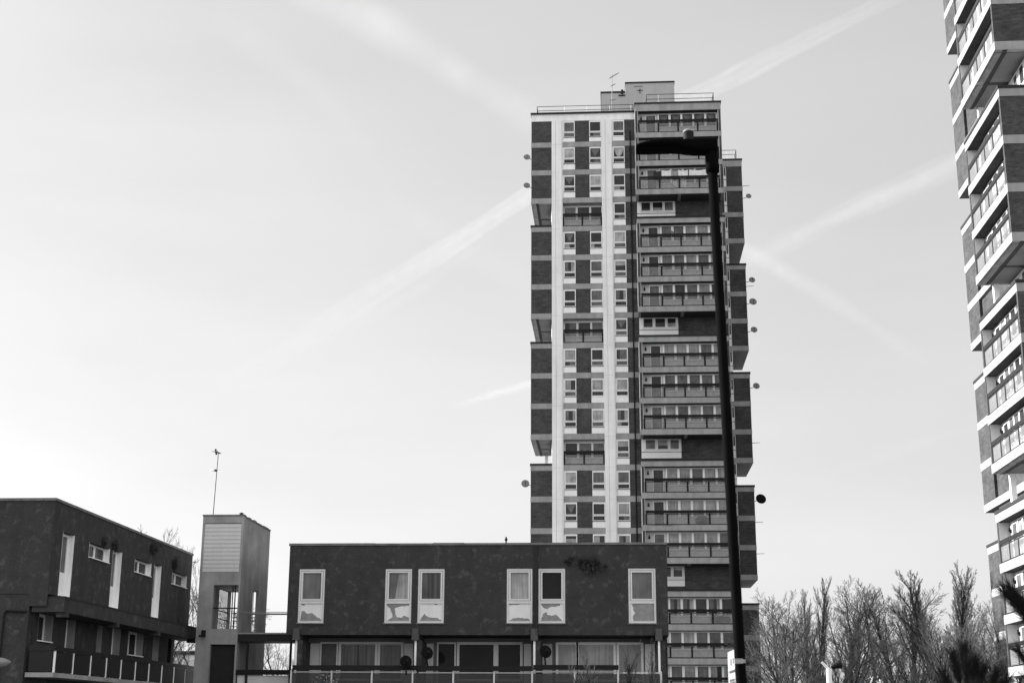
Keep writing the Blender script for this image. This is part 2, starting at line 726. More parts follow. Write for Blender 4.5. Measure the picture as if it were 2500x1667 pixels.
# narrow brick strip with the drainpipe and brick between the windows
for j in range(NF + 1):
    z0, z1 = (T(j), ZT(j)) if j < NF else (-1, ZT(j))
    mb.box(8.74, 9.72, 0.03, 0.80, z0, z1, 'brick')
    mb.box(7.57, 8.74, 0.06, 0.80, z0, z1, 'white_paint')
    if j not in RECESS:
        mb.box(4.10, 5.44, 0.03, 0.80, z0, z1, 'brick')
        mb.box(2.92, 4.10, 0.06, 0.80, z0, z1, 'white_paint')
        mb.box(5.44, 6.57, 0.06, 0.80, z0, z1, 'white_paint')
    # end blocks: brick end walls and side walls
    if j not in RECESS:
        for b0, b1 in ((0.02, 0.25), (7.65, 7.88)):
            mb.box(0.02, 1.92, b0, b1, z0, z1, 'brick')
        mb.box(0.76, 1.90, 0.25, 7.65, z0, z1, 'brick')
        for a0, a1 in ((9.74, 9.94), (17.40, 17.60)):
            mb.box(a0, a1, -1.78, 0.10, z0, z1, 'brick')
        mb.box(9.94, 17.40, -1.04, 0.10, z0, z1, 'brick')
        mb.box(19.12, 20.70, 12.32, 20.18, z0, z1, 'brick')
        mb.box(3.32, 10.8, 20.2, 23.18, z0, z1, 'brick')
mb.build('brick_wall', tower)

# pilasters
for u0, u1 in ((1.92, 2.92), (6.57, 7.57)):
    p = MB()
    p.box(u0, u1, -0.10, 0.80, -1, 56.72, 'pilaster_paint')
    for du in (0.36, 0.93):
        p.box(u0 + du, u0 + du + 0.022, -0.104, -0.09, -1, 56.70, 'concrete')
    for j in range(NF):
        p.box(u0 + 0.004, u1 - 0.004, -0.1025, -0.09, T(j) - 0.27, T(j) - 0.25, 'grey_boards')
    p.build('pilaster', tower)
p = MB()  # thin white sheet over the brick left cheek of the front block
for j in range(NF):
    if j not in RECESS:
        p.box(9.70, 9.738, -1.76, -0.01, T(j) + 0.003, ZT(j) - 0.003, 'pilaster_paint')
p.build('white_return', tower)
p = MB()
p.box(18.83, 19.12, 12.36, 12.6, -1, 56.7, 'white_paint')
for j in range(NF):
    p.box(18.9, 19.05, 12.33, 12.36, T(j) + 1.2, ZT(j) - 0.1, 'pane_dark')
    p.box(18.83, 19.12, 12.34, 12.36, T(j) + 0.75, T(j) + 0.79, 'dark_coping')
p.build('corner_panel', tower)

# floor bands, one mesh per storey
for j in range(NF):
    z1 = T(j)
    z0 = z1 - 0.5
    b = MB()
    cb = 'concrete'
    top_open = j in RECESS                            # storey above this band is open: band caps a block
    b.box(0.0, 9.72, 0.0, 7.9, z0, z1, cb)
    b.box(9.715, 17.62, -1.8, 12.35, z0 + 0.001, z1 - 0.001, cb)
    b.box(9.0, 20.72, 12.28, 20.2, z0 + 0.002, z1 - 0.002, cb)
    b.box(3.3, 10.8, 7.85, 23.2, z0 + 0.003, z1 - 0.003, cb)
    if top_open:                                      # weathered felt edge round the roof of each block
        for x0, x1, y0, y1 in ((-0.05, 1.91, -0.05, 0.16), (-0.05, 0.12, 0.16, 7.9), (9.70, 17.66, -1.86, -1.6),
                               (18.86, 20.78, 12.22, 12.5), (20.6, 20.78, 12.5, 20.2), (3.25, 3.45, 20.2, 23.25), (3.45, 10.8, 23.0, 23.25)):
            b.box(x0, x1, y0, y1, z1 - 0.03, z1 + 0.14, 'dark_coping')
        b.box(0.11, 1.91, 0.15, 7.85, z1 - 0.03, z1 + 0.03, 'soffit_shade_felt')
        b.box(9.75, 17.6, -1.65, 0.09, z1 - 0.03, z1 + 0.03, 'soffit_shade_felt')
        b.box(3.4, 10.75, 20.25, 23.05, z1 - 0.03, z1 + 0.03, 'soffit_shade_felt')
    if (j + 1) in RECESS:                             # underside of an overhanging block: light panels, dark beams with shade put into their colour
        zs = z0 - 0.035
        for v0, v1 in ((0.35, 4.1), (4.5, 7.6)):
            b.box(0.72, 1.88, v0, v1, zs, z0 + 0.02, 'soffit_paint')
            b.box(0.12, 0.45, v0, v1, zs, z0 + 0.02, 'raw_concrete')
        b.box(0.46, 0.70, 0.05, 7.85, zs + 0.01, z0 + 0.02, 'soffit_shade_felt')
        b.box(0.72, 1.88, 4.12, 4.48, zs + 0.01, z0 + 0.02, 'soffit_shade_felt')
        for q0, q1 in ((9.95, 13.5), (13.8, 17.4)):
            b.box(q0, q1, -1.7, 0.05, zs, z0 + 0.02, 'soffit_shade_felt')  # front block underside: sheet coloured dark to deepen its shade
    b.build('floor_band', tower)

# roof parapets
b = MB()
for x0, x1, y0, y1, c in ((0, 9.718, 0.0, 7.9, 1), (9.722, 17.62, -1.8, 12.3, 1), (17.62, 20.72, 12.28, 20.2, 1), (3.3, 10.8, 12.32, 23.2, 0)):
    b.box(x0, x1, y0, y1, 56.70, 57.40, 'pilaster_paint' if x0 == 0 else 'concrete')
for x0, x1, y0, y1 in ((-0.06, 9.69, -0.16, 7.95), (9.66, 17.68, -1.88, 12.25), (18.6, 20.78, 12.2, 20.25), (3.25, 9.6, 12.3, 23.25)):
    b.box(x0, x1, y0, y1, 57.402, 57.54, 'dark_coping')
b.build('roof_parapet', tower)


def rail(pts_x, y0, x0, x1, ztop, zmid, zfoot, back):
    r = MB()
    ri = 0.030
    for z, ex in ((ztop, 0), (zmid, 0)):
        r.tube((x0, y0, z), (x1, y0, z), ri, ri, 'black_metal', 5)
        for x in (x0, x1):
            r.tube((x, y0, z), (x, y0 + back, z), ri, ri, 'black_metal', 5)
    for x in pts_x:
        r.tube((x, y0, zfoot), (x, y0, ztop), 0.02, 0.02, 'galvanised', 5)
    for x in (x0, x1):
        r.tube((x, y0, zfoot), (x, y0, ztop), ri, ri, 'black_metal', 5)
        r.tube((x, y0 + back, zfoot), (x, y0 + back, ztop), ri, ri, 'black_metal', 5)
    r.build('roof_railing', tower)


rail([0.99, 3.15, 5.26, 7.4, 9.4], 0.8, 0.51, 9.6, 58.57, 58.14, 57.5, 6.0)
rail([11.96, 14.1, 16.2], -0.8, 10.85, 17.06, 58.8, 58.32, 57.5, 8.0)
rail([19.4, 20.1], 13.5, 17.9, 20.3, 58.99, 58.52, 57.5, 5.0)

# lift motor room on the roof with its own coping, notch pipe and wall brackets
b = MB()
b.box(6.56, 9.0, 7.0, 12.0, 57.3, 62.70, 'plant_room')
b.box(9.0, 13.84, 7.0, 12.0, 57.3, 63.68, 'plant_room')
b.box(6.50, 8.985, 6.94, 12.06, 62.702, 62.86, 'dark_coping')
b.box(8.95, 13.89, 6.94, 12.06, 63.682, 63.83, 'dark_coping')
b.box(8.3, 8.95, 6.90, 6.99, 62.35, 62.45, 'dark_coping')
b.tube((8.65, 6.9, 62.95), (8.65, 6.9, 62.55), 0.14, 0.10, 'black_metal', 8)
b.box(10.4, 10.46, 6.93, 6.99, 62.6, 63.1, 'dark_coping')
b.box(10.15, 10.75, 6.95, 6.99, 62.88, 62.92, 'dark_coping')
b.box(9.8, 10.7, 6.96, 6.99, 63.33, 63.36, 'dark_coping')
b.build('lift_motor_room', tower)

# drainpipe
b = MB()
b.tube((9.27, -0.06, -0.5), (9.27, -0.06, 55.5), 0.06, 0.06, 'black_metal', 8)
for j in range(NF):
    b.box(9.17, 9.37, -0.13, 0.02, T(j) - 0.9, T(j) - 0.82, 'black_metal')
b.tube((9.27, -0.06, 55.5), (9.27, 0.1, 55.6), 0.06, 0.06, 'black_metal', 8)
b.build('drainpipe', tower)


def column_window(u0, u1, j, kind=None, low=None):
    zt = ZT(j)
    w = MB()
    d0, d1 = -0.025, 0.055
    frame(w, u0 + 0.02, u1 - 0.02, d0, d1, zt - 1.16, zt - 0.12, 0.065, 'white_paint')
    frame(w, u0 + 0.02, u1 - 0.02, d0 + 0.015, d1, zt - 1.66, zt - 1.20, 0.05, 'white_paint')
    w.box(u0, u1, d0 - 0.035, d1, zt - 1.71, zt - 1.672, 'dark_coping' if rng.random() < .8 else 'white_paint')
    o = w.build('window', tower)
    p = MB()
    panes(p, u0 + 0.085, u1 - 0.085, 0.03, zt - 1.095, zt - 0.185, rng, kind)
    panes(p, u0 + 0.07, u1 - 0.07, 0.035, zt - 1.61, zt - 1.25, rng, low or rng.choice(['dark', 'dark', 'mid', 'mid', 'side']))
    p.build('pane', o)
    s = MB()
    s.box(u0, u1, -0.012, 0.055, T(j) + 0.02 if j < NF else 0.3, zt - 1.715, 'white_paint')
    s.build('spandrel_panel', o)


for j in range(NF + 1):
    if j not in RECESS:
        column_window(3.02, 4.10, j)
        column_window(5.44, 6.56, j, None if j != 1 else 'vee')
    column_window(7.64, 8.74, j, 'swag' if j == 1 else None)

RAIL = 'black_metal'


def railing(mp, A0, A1, t, posts, parent, d=0.03):
    r = MB(mp)
    r.box(A0, A1, d, d + 0.06, t + 1.02, t + 1.26, RAIL)
    r.box(A0, A1, d + 0.01, d + 0.05, t + 0.915, t + 0.975, RAIL)
    r.box(A0, A1, d + 0.01, d + 0.05, t + 0.005, t + 0.085, RAIL)
    for a in posts:
        r.box(a - 0.075, a + 0.075, d + 0.005, d + 0.055, t + 0.072, t + 0.918, RAIL)
        r.box(a - 0.03, a + 0.03, d + 0.012, d + 0.048, t + 0.967, t + 1.038, RAIL)
    r.build('railing', parent)
    gl = MB(mp)
    for p, q in zip(posts, posts[1:]):
        gl.box(p + 0.062, q - 0.062, d + 0.022, d + 0.034, t + 0.072, t + 0.918, 'wired_glass')
    gl.build('glass_panel', parent)


LIGHTS = ((2.24, 3.11), (3.32, 4.20), (4.40, 5.30), (5.48, 6.40), (6.60, 7.47))


def balcony(mp, j, theme=None):
    t, zt = T(j), ZT(j)
    b = MB(mp)
    b.box(0.215, 7.685, 0.65, 0.74, t + 0.002, zt - 0.002, 'balcony_paint')
    for k in range(4):                                 # tongue joints of the panelling under the windows
        b.box(0.25, 7.65, 0.642, 0.65, t + 0.15 + 0.16 * k, t + 0.162 + 0.16 * k, 'soffit_paint')
    for a in (0.205, 7.625):
        b.box(a, a + 0.07, 0.06, 0.645, t + 0.004, zt - 0.004, 'balcony_paint')
    b.box(0.29, 7.61, 0.03, 0.64, zt - 0.006, zt + 0.02, 'soffit_shade_felt')  # dark sheet under the slab above, shade put into its colour
    o = b.build('balcony', tower)
    railing(mp, 0.28, 7.62, t, (0.34, 2.145, 3.95, 5.755, 7.56), o)
    w = MB(mp)
    z0, z1 = t + 0.78, zt - 0.14
    frame(w, 2.10, 7.58, 0.58, 0.648, z0 - 0.06, z1 + 0.07, 0.06, 'white_paint')
    xs = [2.16] + [(LIGHTS[i][1] + LIGHTS[i + 1][0]) / 2 for i in range(4)] + [7.52]
    for i, (a0, a1) in enumerate(LIGHTS):
        if i:
            w.box(LIGHTS[i - 1][1], a0, 0.56, 0.648, z0, z1, 'white_paint')
        k = None
        if theme == 'triangles':
            k = 'vee'
        elif theme:
            k = rng.choice(theme)
        panes(w, a0, a1, 0.62, z0, z1, rng, k)
    w.box(2.16, LIGHTS[0][0], 0.58, 0.648, z0, z1, 'white_paint')
    w.box(LIGHTS[4][1], 7.52, 0.58, 0.648, z0, z1, 'white_paint')
    w.build('balcony_window', o)
    dr = MB(mp)
    frame(dr, 0.99, 1.94, 0.59, 0.648, t + 0.01, z1 - 0.02, 0.06, 'white_paint')
    dr.box(1.06, 1.87, 0.61, 0.645, t + 0.08, t + 1.0, 'door_paint')
    panes(dr, 1.06, 1.87, 0.62, t + 1.0, z1 - 0.09, rng, 'vee' if theme == 'triangles' else rng.choice(['dark', 'mid', 'dark']))
    dr.build('balcony_door', o)
    lm = MB(mp)                                        # bulkhead lamp on the wall beside the door
    lm.box(0.50, 0.66, 0.56, 0.645, zt - 0.62, zt - 0.42, 'black_metal')
    lm.box(0.54, 0.62, 0.50, 0.56, zt - 0.56, zt - 0.30, 'black_metal')
    lm.build('wall_lamp', o)
    return o


THEMES = {0: 'triangles', 4: ('net', 'mid', 'net'), 5: ('mid', 'net', 'mid'), 6: ('net', 'mid', 'dark'), 8: ('net', 'mid', 'net'), 9: ('mid', 'dark', 'mid'),
          10: ('net', 'net', 'mid'), 12: ('net', 'mid', 'net'), 13: ('net', 'net', 'light'), 14: ('net', 'light', 'mid'), 16: ('dark', 'split', 'dark'), 17: ('mid', 'mid', 'net'), 18: ('mid', 'net', 'side')}
for j in range(NF):
    if j in RECESS:
        continue
    balcony(m_front, j, THEMES.get(j, ('mid', 'net', 'dark')))
    balcony(m_left, j, ('mid', 'net', 'mid', 'dark'))

# recessed storeys
for j in sorted(RECESS):
    if j >= NF:
        continue
    t, zt = T(j), ZT(j)
    # bay between the pilasters: inset balcony
    b = MB()
    b.box(2.925, 6.565, 0.66, 0.74, t + 0.002, zt - 0.002, 'balcony_paint')
    o = b.build('balcony', tower)
    railing(m_bay, 2.93, 6.56, t, (2.99, 4.745, 6.50), o)
    w = MB()
    z0, z1 = t + 0.78, zt - 0.24
    for i, (a0, a1) in enumerate(((3.08, 4.12), (4.30, 5.38), (5.55, 6.50))):
        frame(w, a0 - 0.07, a1 + 0.07, 0.59, 0.655, z0 - 0.07, z1 + 0.07, 0.068, 'white_paint')
        panes(w, a0, a1, 0.63, z0, z1, rng, rng.choice(['dark', 'mid', 'dark', 'mid', 'side']))
    w.build('balcony_window', o)
    # front block: white panel with a window of three lights, brick beside it
    b = MB()
    b.box(9.80, 13.3, 0.05, 0.098, t + 0.55, zt - 0.01, 'white_paint')
    zz0, zz1 = t + 1.30, zt - 0.04
    frame(b, 10.05, 13.2, 0.0, 0.05, zz0 - 0.06, zz1, 0.05, 'white_paint')
    for a0, a1 in ((10.2, 11.0), (11.25, 12.12), (12.35, 13.08)):
        frame(b, a0 - 0.06, a1 + 0.06, -0.03, 0.05, zz0, zz1 - 0.02, 0.06, 'white_paint')
    b.box(9.8, 14.0, 0.02, 0.05, t + 1.08, t + 1.12, 'dark_coping')
    o = b.build('recess_window', tower)
    p = MB()
    for a0, a1 in ((10.2, 11.0), (11.25, 12.12), (12.35, 13.08)):
        panes(p, a0, a1, 0.02, zz0 + 0.06, zz1 - 0.08, rng, rng.choice(['dark', 'mid', 'blind', 'mid']))
    p.build('pane', o)
    # end wall of the left wing behind the open storey: white boarding with windows
    b = MB()
    b.box(1.86, 1.92, 0.82, 7.88, t + 0.002, zt - 0.002, 'white_paint')
    o = b.build('recess_wall', tower)
    w = MB()
    for v0, v1, s in ((1.2, 2.1, 0.95), (2.5, 3.3, 0.2), (4.2, 5.1, 0.95), (5.6, 6.4, 0.95), (6.75, 7.4, 0.2)):
        def mpx(a, d, z):
            return (1.86 - 0.05 + d, a, z)
        w.mp = mpx
        frame(w, v0, v1, 0.0, 0.048, t + s, zt - 0.15, 0.07, 'white_paint')
        panes(w, v0 + 0.07, v1 - 0.07, 0.03, t + s + 0.07, zt - 0.22, rng, rng.choice(['dark', 'mid', 'mid']))
    w.build('recess_window', o)
    b = MB()                                           # white post at the far corner of the open storey
    b.box(0.9, 1.2, 7.55, 7.85, t + 0.003, zt - 0.04, 'white_paint')
    b.build('corner_post', tower)

tower2 = copy_tree(tower)
tower2.location = (21.24, 73.3, 0.46)
tower2['label'] = 'nearer brick and concrete tower cut off by the right edge, sunlit balconies facing left'

# ------------------------------------------------------------------ low flats: the middle block
RX0, RX1, RY = -10.62, 1.63, 46.0
flats = thing('maisonette_block', 'low dark rendered flats in front of the tower, six tall windows with peeling panels',
              'block of flats', (RX0, RY, 0), 'low dark rendered blocks')
WX = [(-10.27, -9.42), (-7.45, -6.58), (-6.38, -5.52), (-3.51, -2.68), (-2.49, -1.63), (0.38, 1.26)]
OFF = Vector((RX0, RY, 0))


def loc_mb(off):
    return MB(lambda x, y, z: (x - off[0], y - off[1], z - off[2]))


b = loc_mb(OFF)
wall_open(b, 'x', RY, 0.3, RX0, RX1, 4.42, 7.27, [(a, c, 4.79, 6.52) for a, c in WX], 'render')
b.box(RX0, RX0 + 0.3, RY + 0.3, RY + 9, 4.42, 7.27, 'render')
b.box(RX1 - 0.3, RX1, RY + 0.3, RY + 9, 4.42, 7.27, 'render')
b.box(RX0 + 0.3, RX1 - 0.3, RY + 8.7, RY + 9, 0, 7.27, 'render')
b.box(RX0 + 0.3, RX1 - 0.3, RY + 0.3, RY + 8.7, 4.42, 4.7, 'render')       # floor over the gallery
b.box(RX0 + 0.3, RX1 - 0.3, RY + 0.3, RY + 8.7, 7.05, 7.2, 'render')       # roof
b.box(RX0, RX1, RY + 1.35, RY + 8.7, 0, 4.415, 'render')                    # lower storeys
b.build('wall', flats)
b = loc_mb(OFF)
rr = random.Random(3)
x = RX0 - 0.03
while x < RX1 + 0.02:
    x2 = min(x + rr.uniform(1.0, 2.4), RX1 + 0.03)
    b.box(x, x2 - 0.012, RY - 0.035, RY + 0.32, 7.272, 7.345 + rr.uniform(-0.008, 0.008), 'coping')
    x = x2
b.box(RX0 - 0.03, RX0 + 0.3, RY + 0.33, RY + 9, 7.272, 7.34, 'coping')
b.box(RX1 - 0.3, RX1 + 0.03, RY + 0.33, RY + 9, 7.272, 7.34, 'coping')
b.build('roof_coping', flats)
PEEL = [
    [[(0.0, 0.0), (1.0, 0.0), (0.95, 0.10), (0.62, 0.38), (0.52, 0.45), (0.28, 0.44), (0.20, 0.57), (0.05, 0.55)], [(0.05, 0.93), (0.2, 0.92), (0.18, 1.0), (0.04, 1.0)]],
    [[(0.0, 0.0), (1.0, 0.0), (0.97, 0.20), (0.88, 0.27), (0.76, 0.31), (0.66, 0.18), (0.46, 0.22), (0.39, 0.36), (0.37, 0.78), (0.60, 0.85), (0.97, 0.88), (1.0, 1.0), (0.0, 1.0), (0.02, 0.86), (0.16, 0.74), (0.22, 0.48), (0.27, 0.24)]],
    [[(0.0, 0.0), (1.0, 0.0), (0.78, 0.19), (0.46, 0.21), (0.28, 0.31), (0.20, 0.42), (0.13, 0.28)], [(0.66, 0.95), (0.8, 0.94), (0.8, 1.0), (0.64, 1.0)]],
    [[(0.0, 0.0), (1.0, 0.0), (0.94, 0.12), (0.75, 0.15), (0.52, 0.19), (0.22, 0.18)], [(0.0, 0.92), (0.3, 0.94), (0.55, 0.97), (0.55, 1.0), (0.0, 1.0)]],
    [[(0.0, 0.0), (0.95, 0.0), (0.84, 0.18), (0.70, 0.37), (0.50, 0.30), (0.31, 0.36), (0.25, 0.52), (0.10, 0.40)], [(0.03, 1.0), (0.92, 1.0), (0.84, 0.88), (0.42, 0.82), (0.30, 0.68), (0.10, 0.80)]],
    [[(0.12, 0.0), (1.0, 0.0), (1.0, 1.0), (0.08, 1.0), (0.10, 0.62), (0.18, 0.47), (0.09, 0.30)]],
]
KINDS = ['mid', 'net', 'streaky', 'net', 'black', 'mid']
for (a0, a1), k in zip(WX, KINDS):
    w = loc_mb(OFF)
    frame(w, a0 + 0.004, a1 - 0.004, RY + 0.02, RY + 0.14, 4.794, 6.516, 0.06, 'old_white')
    w.box(a0 + 0.064, a1 - 0.064, RY + 0.02, RY + 0.14, 5.41, 5.50, 'old_white')
    frame(w, a0 + 0.075, a1 - 0.075, RY + 0.005, RY + 0.12, 5.505, 6.44, 0.05, 'old_white')
    w.box(a0 - 0.03, a1 + 0.02, RY - 0.05, RY + 0.02, 4.76, 4.792, 'coping')
    o = w.build('window', flats)
    p = loc_mb(OFF)
    q0, q1, s0, s1, dd = a0 + 0.12, a1 - 0.12, 5.55, 6.395, RY + 0.07
    if k == 'net' and a0 < -7:
        p.poly([(q0, dd, s0), (q0 + .2, dd, s0), (q0 + .32, dd, s1), (q0, dd, s1)], 'pane_mid')
        p.poly([(q0 + .2, dd, s0), (q1, dd, s0), (q1, dd, s1), (q0 + .32, dd, s1)], 'pane_net')
    else:
        panes(p, q0, q1, dd, s0, s1, rng, k)
    p.build('pane', o)
    p = loc_mb(OFF)
    p.box(a0 + 0.066, a1 - 0.066, RY + 0.05, RY + 0.1, 4.86, 5.405, 'panel_white')
    for shape in PEEL[WX.index((a0, a1))]:
        pts = []
        for (x0, z0_), (x1, z1_) in zip(shape, shape[1:] + shape[:1]):
            for q in range(4):
                t_ = q / 4
                edge = q == 0 or x0 in (0.0, 1.0) and x1 == x0 or z0_ in (0.0, 1.0) and z1_ == z0_
                jx, jz = (0, 0) if edge else (rr.uniform(-.025, .025), rr.uniform(-.03, .03))
                pts.append((a0 + 0.07 + (a1 - a0 - 0.14) * min(1, max(0, x0 + (x1 - x0) * t_ + jx)), RY + 0.048,
                            4.864 + 0.537 * min(1, max(0, z0_ + (z1_ - z0_) * t_ + jz))))
        p.poly(pts, 'bare_board')
    p.build('spandrel_panel', o)
b = loc_mb(OFF)                                       # joint pipe down the front
b.tube((-2.56 - RX0, -0.05, 4.3), (-2.56 - RX0, -0.05, 7.27), 0.045, 0.045, 'dark_coping', 8)
b.build('drainpipe', flats)
for xb in (-10.28, -6.42, -2.62, 1.32):
    b = loc_mb(OFF)
    b.box(xb - 0.11, xb + 0.11, RY - 0.10, RY + 1.34, 4.25, 4.415, 'beam_concrete')
    b.box(xb - 0.10, xb + 0.10, RY - 0.09, RY - 0.005, 4.418, 4.62, 'beam_concrete')
    b.build('beam', flats)
    b = loc_mb(OFF)
    b.box(xb + 0.04, xb + 0.20, RY + 0.02, RY + 1.34, 2.6, 4.248, 'render')
    b.box(xb - 0.03, xb + 0.035, RY + 0.02, RY + 0.08, 2.6, 4.248, 'white_paint')
    b.build('party_wall', flats)
# gallery storey: pale panels, doors and windows on the recessed wall
SEG = [(-10.29, -9.75, 'panel'), (-9.70, -9.20, 'door'), (-9.05, -7.92, 'mid'), (-7.75, -7.06, 'mid'), (-6.98, -6.65, 'panel'),
       (-6.43, -5.98, 'panel'), (-5.83, -5.30, 'door'), (-5.14, -4.02, 'black'), (-3.86, -3.15, 'black'), (-3.05, -2.77, 'panel'),
       (-2.48, -2.09, 'panel'), (-1.91, -1.34, 'light'), (-1.24, -0.12, 'net'), (0.06, 0.77, 'net'), (0.88, 1.24, 'panelw')]
YB = RY + 1.34
b = loc_mb(OFF)
b.box(RX0 + 0.25, RX1 - 0.2, YB - 0.035, YB + 0.005, 2.6, 4.40, 'soffit_paint')
b.build('gallery_wall', flats)
for a0, a1, k in SEG:
    zlo = 3.02
    if k in ('panel', 'panelw'):
        w = loc_mb(OFF)
        w.box(a0 + 0.02, a1 - 0.02, YB - 0.065, YB - 0.037, 2.65, 4.22, 'balcony_paint' if k == 'panel' else 'white_paint')
        w.build('wall_panel', flats)
    elif k == 'door':
        w = loc_mb(OFF)
        frame(w, a0 - 0.05, a1 + 0.05, YB - 0.1, YB - 0.036, 2.62, 4.26, 0.05, 'balcony_paint')
        w.box(a0, a1, YB - 0.08, YB - 0.036, 2.67, 4.2, 'door_paint' if a0 < -8 else 'pane_black')
        w.build('door', flats)
    else:
        w = loc_mb(OFF)
        frame(w, a0 - 0.08, a1 + 0.08, YB - 0.1, YB - 0.036, zlo, 4.27, 0.08, 'balcony_paint' if a0 < -2 else 'white_paint')
        if k == 'mid' and a0 < -8:
            w.box(-8.5, -8.48, YB - 0.07, YB - 0.05, zlo + 0.09, 4.18, 'dark_coping')
        o = w.build('window', flats)
        p = loc_mb(OFF)
        p.poly([(a0, YB - 0.06, zlo + 0.08), (a1, YB - 0.06, zlo + 0.08), (a1, YB - 0.06, 4.19), (a0, YB - 0.06, 4.19)],
               {'mid': 'pane_streaky', 'black': 'pane_black', 'light': 'pane_light', 'net': 'pane_net'}[k])
        p.build('pane', o)
# balcony front
YR = 45.8
b = loc_mb(OFF)
b.box(RX0, RX1, YR - 0.05, YB, 2.42, 2.58, 'raw_concrete')
b.build('gallery_slab', flats)
for (x0, x1, zo) in ((-10.32, -6.30, 0.0), (-6.30, -2.68, -0.01), (-2.64, 0.05, 0.03)):
    b = loc_mb(OFF)
    b.box(x0 + 0.01, x1 - 0.01, YR - 0.06, YR + 0.02, 3.31 + zo, 3.46 + zo, 'black_metal')
    b.box(x0 + 0.03, x1 - 0.03, YR + 0.03, YR + 0.06, 3.235 + zo, 3.275 + zo, 'grey_boards')
    b.build('handrail', flats)
b = loc_mb(OFF)
b.box(0.1, 1.36, YR + 0.03, YR + 0.06, 3.235, 3.275, 'grey_boards')
b.build('handrail', flats)
PX = [p * YR / 45.4 for p in (-10.26, -8.97, -7.69, -6.40, -5.12, -3.84, -2.65, -1.33, 0.02, 1.35)]
for xp in PX:
    b = loc_mb(OFF)
    b.box(xp - 0.025, xp + 0.025, YR - 0.02, YR + 0.028, 2.58, 3.30, 'balcony_paint')
    b.build('rail_post', flats)
for p, q in zip(PX, PX[1:]):
    b = loc_mb(OFF)
    b.box(p + 0.03, q - 0.03, YR + 0.0, YR + 0.012, 2.62, 3.22, 'smoked_glass')
    b.build('glass_panel', flats)

# small vent finial on the roof
b = MB()
b.tube((-3.55, 46.15, 7.34), (-3.55, 46.15, 7.42), 0.025, 0.025, 'black_metal', 8)
b.tube((-3.55, 46.15, 7.42), (-3.55, 46.15, 7.46), 0.025, 0.055, 'black_metal', 8)
b.tube((-3.55, 46.15, 7.46), (-3.55, 46.15, 7.56), 0.055, 0.015, 'black_metal', 8)
tag(b.build('roof_vent'), 'small pointed black vent standing on the roof edge of the low middle flats', 'vent')

# ------------------------------------------------------------------ low flats: the left block
LX, LY0, LY1 = -14.7, 36.3, 48.85
left = thing('maisonette_block', 'low dark rendered flats at the left edge, deep white window reveals in receding wall',
             'block of flats', (LX, LY0, 0), 'low dark rendered blocks')
LO = Vector((LX, LY0, 0))
TALL = [(37.0, 37.85), (40.9, 41.7), (44.76, 45.5)]
SMALL = [(38.98, 40.65), (42.87, 44.48), (46.66, 48.33)]
b = loc_mb(LO)
ops = [(a, c, 4.87, 6.56) for a, c in TALL] + [(a, c, 6.1, 6.53) for a, c in SMALL]
wall_open(b, 'y', LX, -0.45, LY0 + 0.3, LY1, 4.86, 7.28, ops, 'render')
b.box(-26, LX, LY0, LY0 + 0.3, 4.86, 7.28, 'render')
b.box(-15.16, LX, LY0 + 0.001, LY0 + 0.05, 4.545, 4.86, 'render')
b.box(-26, -15.16, LY0 + 0.02, LY0 + 0.3, 0, 4.858, 'render')
b.box(-26, LX - 0.45, LY1 - 0.3, LY1, 0, 7.28, 'render')
b.box(-26, LX - 0.45, LY0 + 0.3, LY1 - 0.3, 4.87, 5.0, 'render')
b.box(-26, LX - 0.45, LY0 + 0.3, LY1 - 0.3, 7.1, 7.2, 'render')
b.box(-26, -15.1, LY0 + 0.3, 48.0, 0, 2.75, 'render')
lows = [(36.87, 37.87, 3.69, 4.44), (38.8, 39.5, 2.9, 4.42), (41.24, 41.66, 2.9, 4.44), (42.5, 43.25, 2.9, 4.46), (43.95, 45.42, 3.67, 4.44), (46.39, 47.04, 2.9, 4.46)]
wall_open(b, 'y', -15.1, -0.3, LY0 + 0.31, 48.0, 2.88, 4.76, lows, 'render')
b.box(-20, -15.4, 47.7, 48.0, 2.88, 4.76, 'render')
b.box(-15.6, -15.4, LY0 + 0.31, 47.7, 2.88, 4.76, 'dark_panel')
b.build('wall', left)
b = loc_mb(LO)
y = LY0 - 0.03
while y < LY1:
    y2 = min(y + rr.uniform(1.2, 2.6), LY1 + 0.02)
    b.box(LX - 0.3, LX + 0.03, y, y2 - 0.012, 7.282, 7.352, 'coping')
    y = y2
x = -26.0
while x < LX - 0.31:
    x2 = min(x + rr.uniform(1.0, 1.8), LX - 0.30)
    b.box(x, x2 - 0.012, LY0 - 0.03, LY0 + 0.3, 7.282, 7.352, 'coping')
    x = x2
b.build('roof_coping', left)


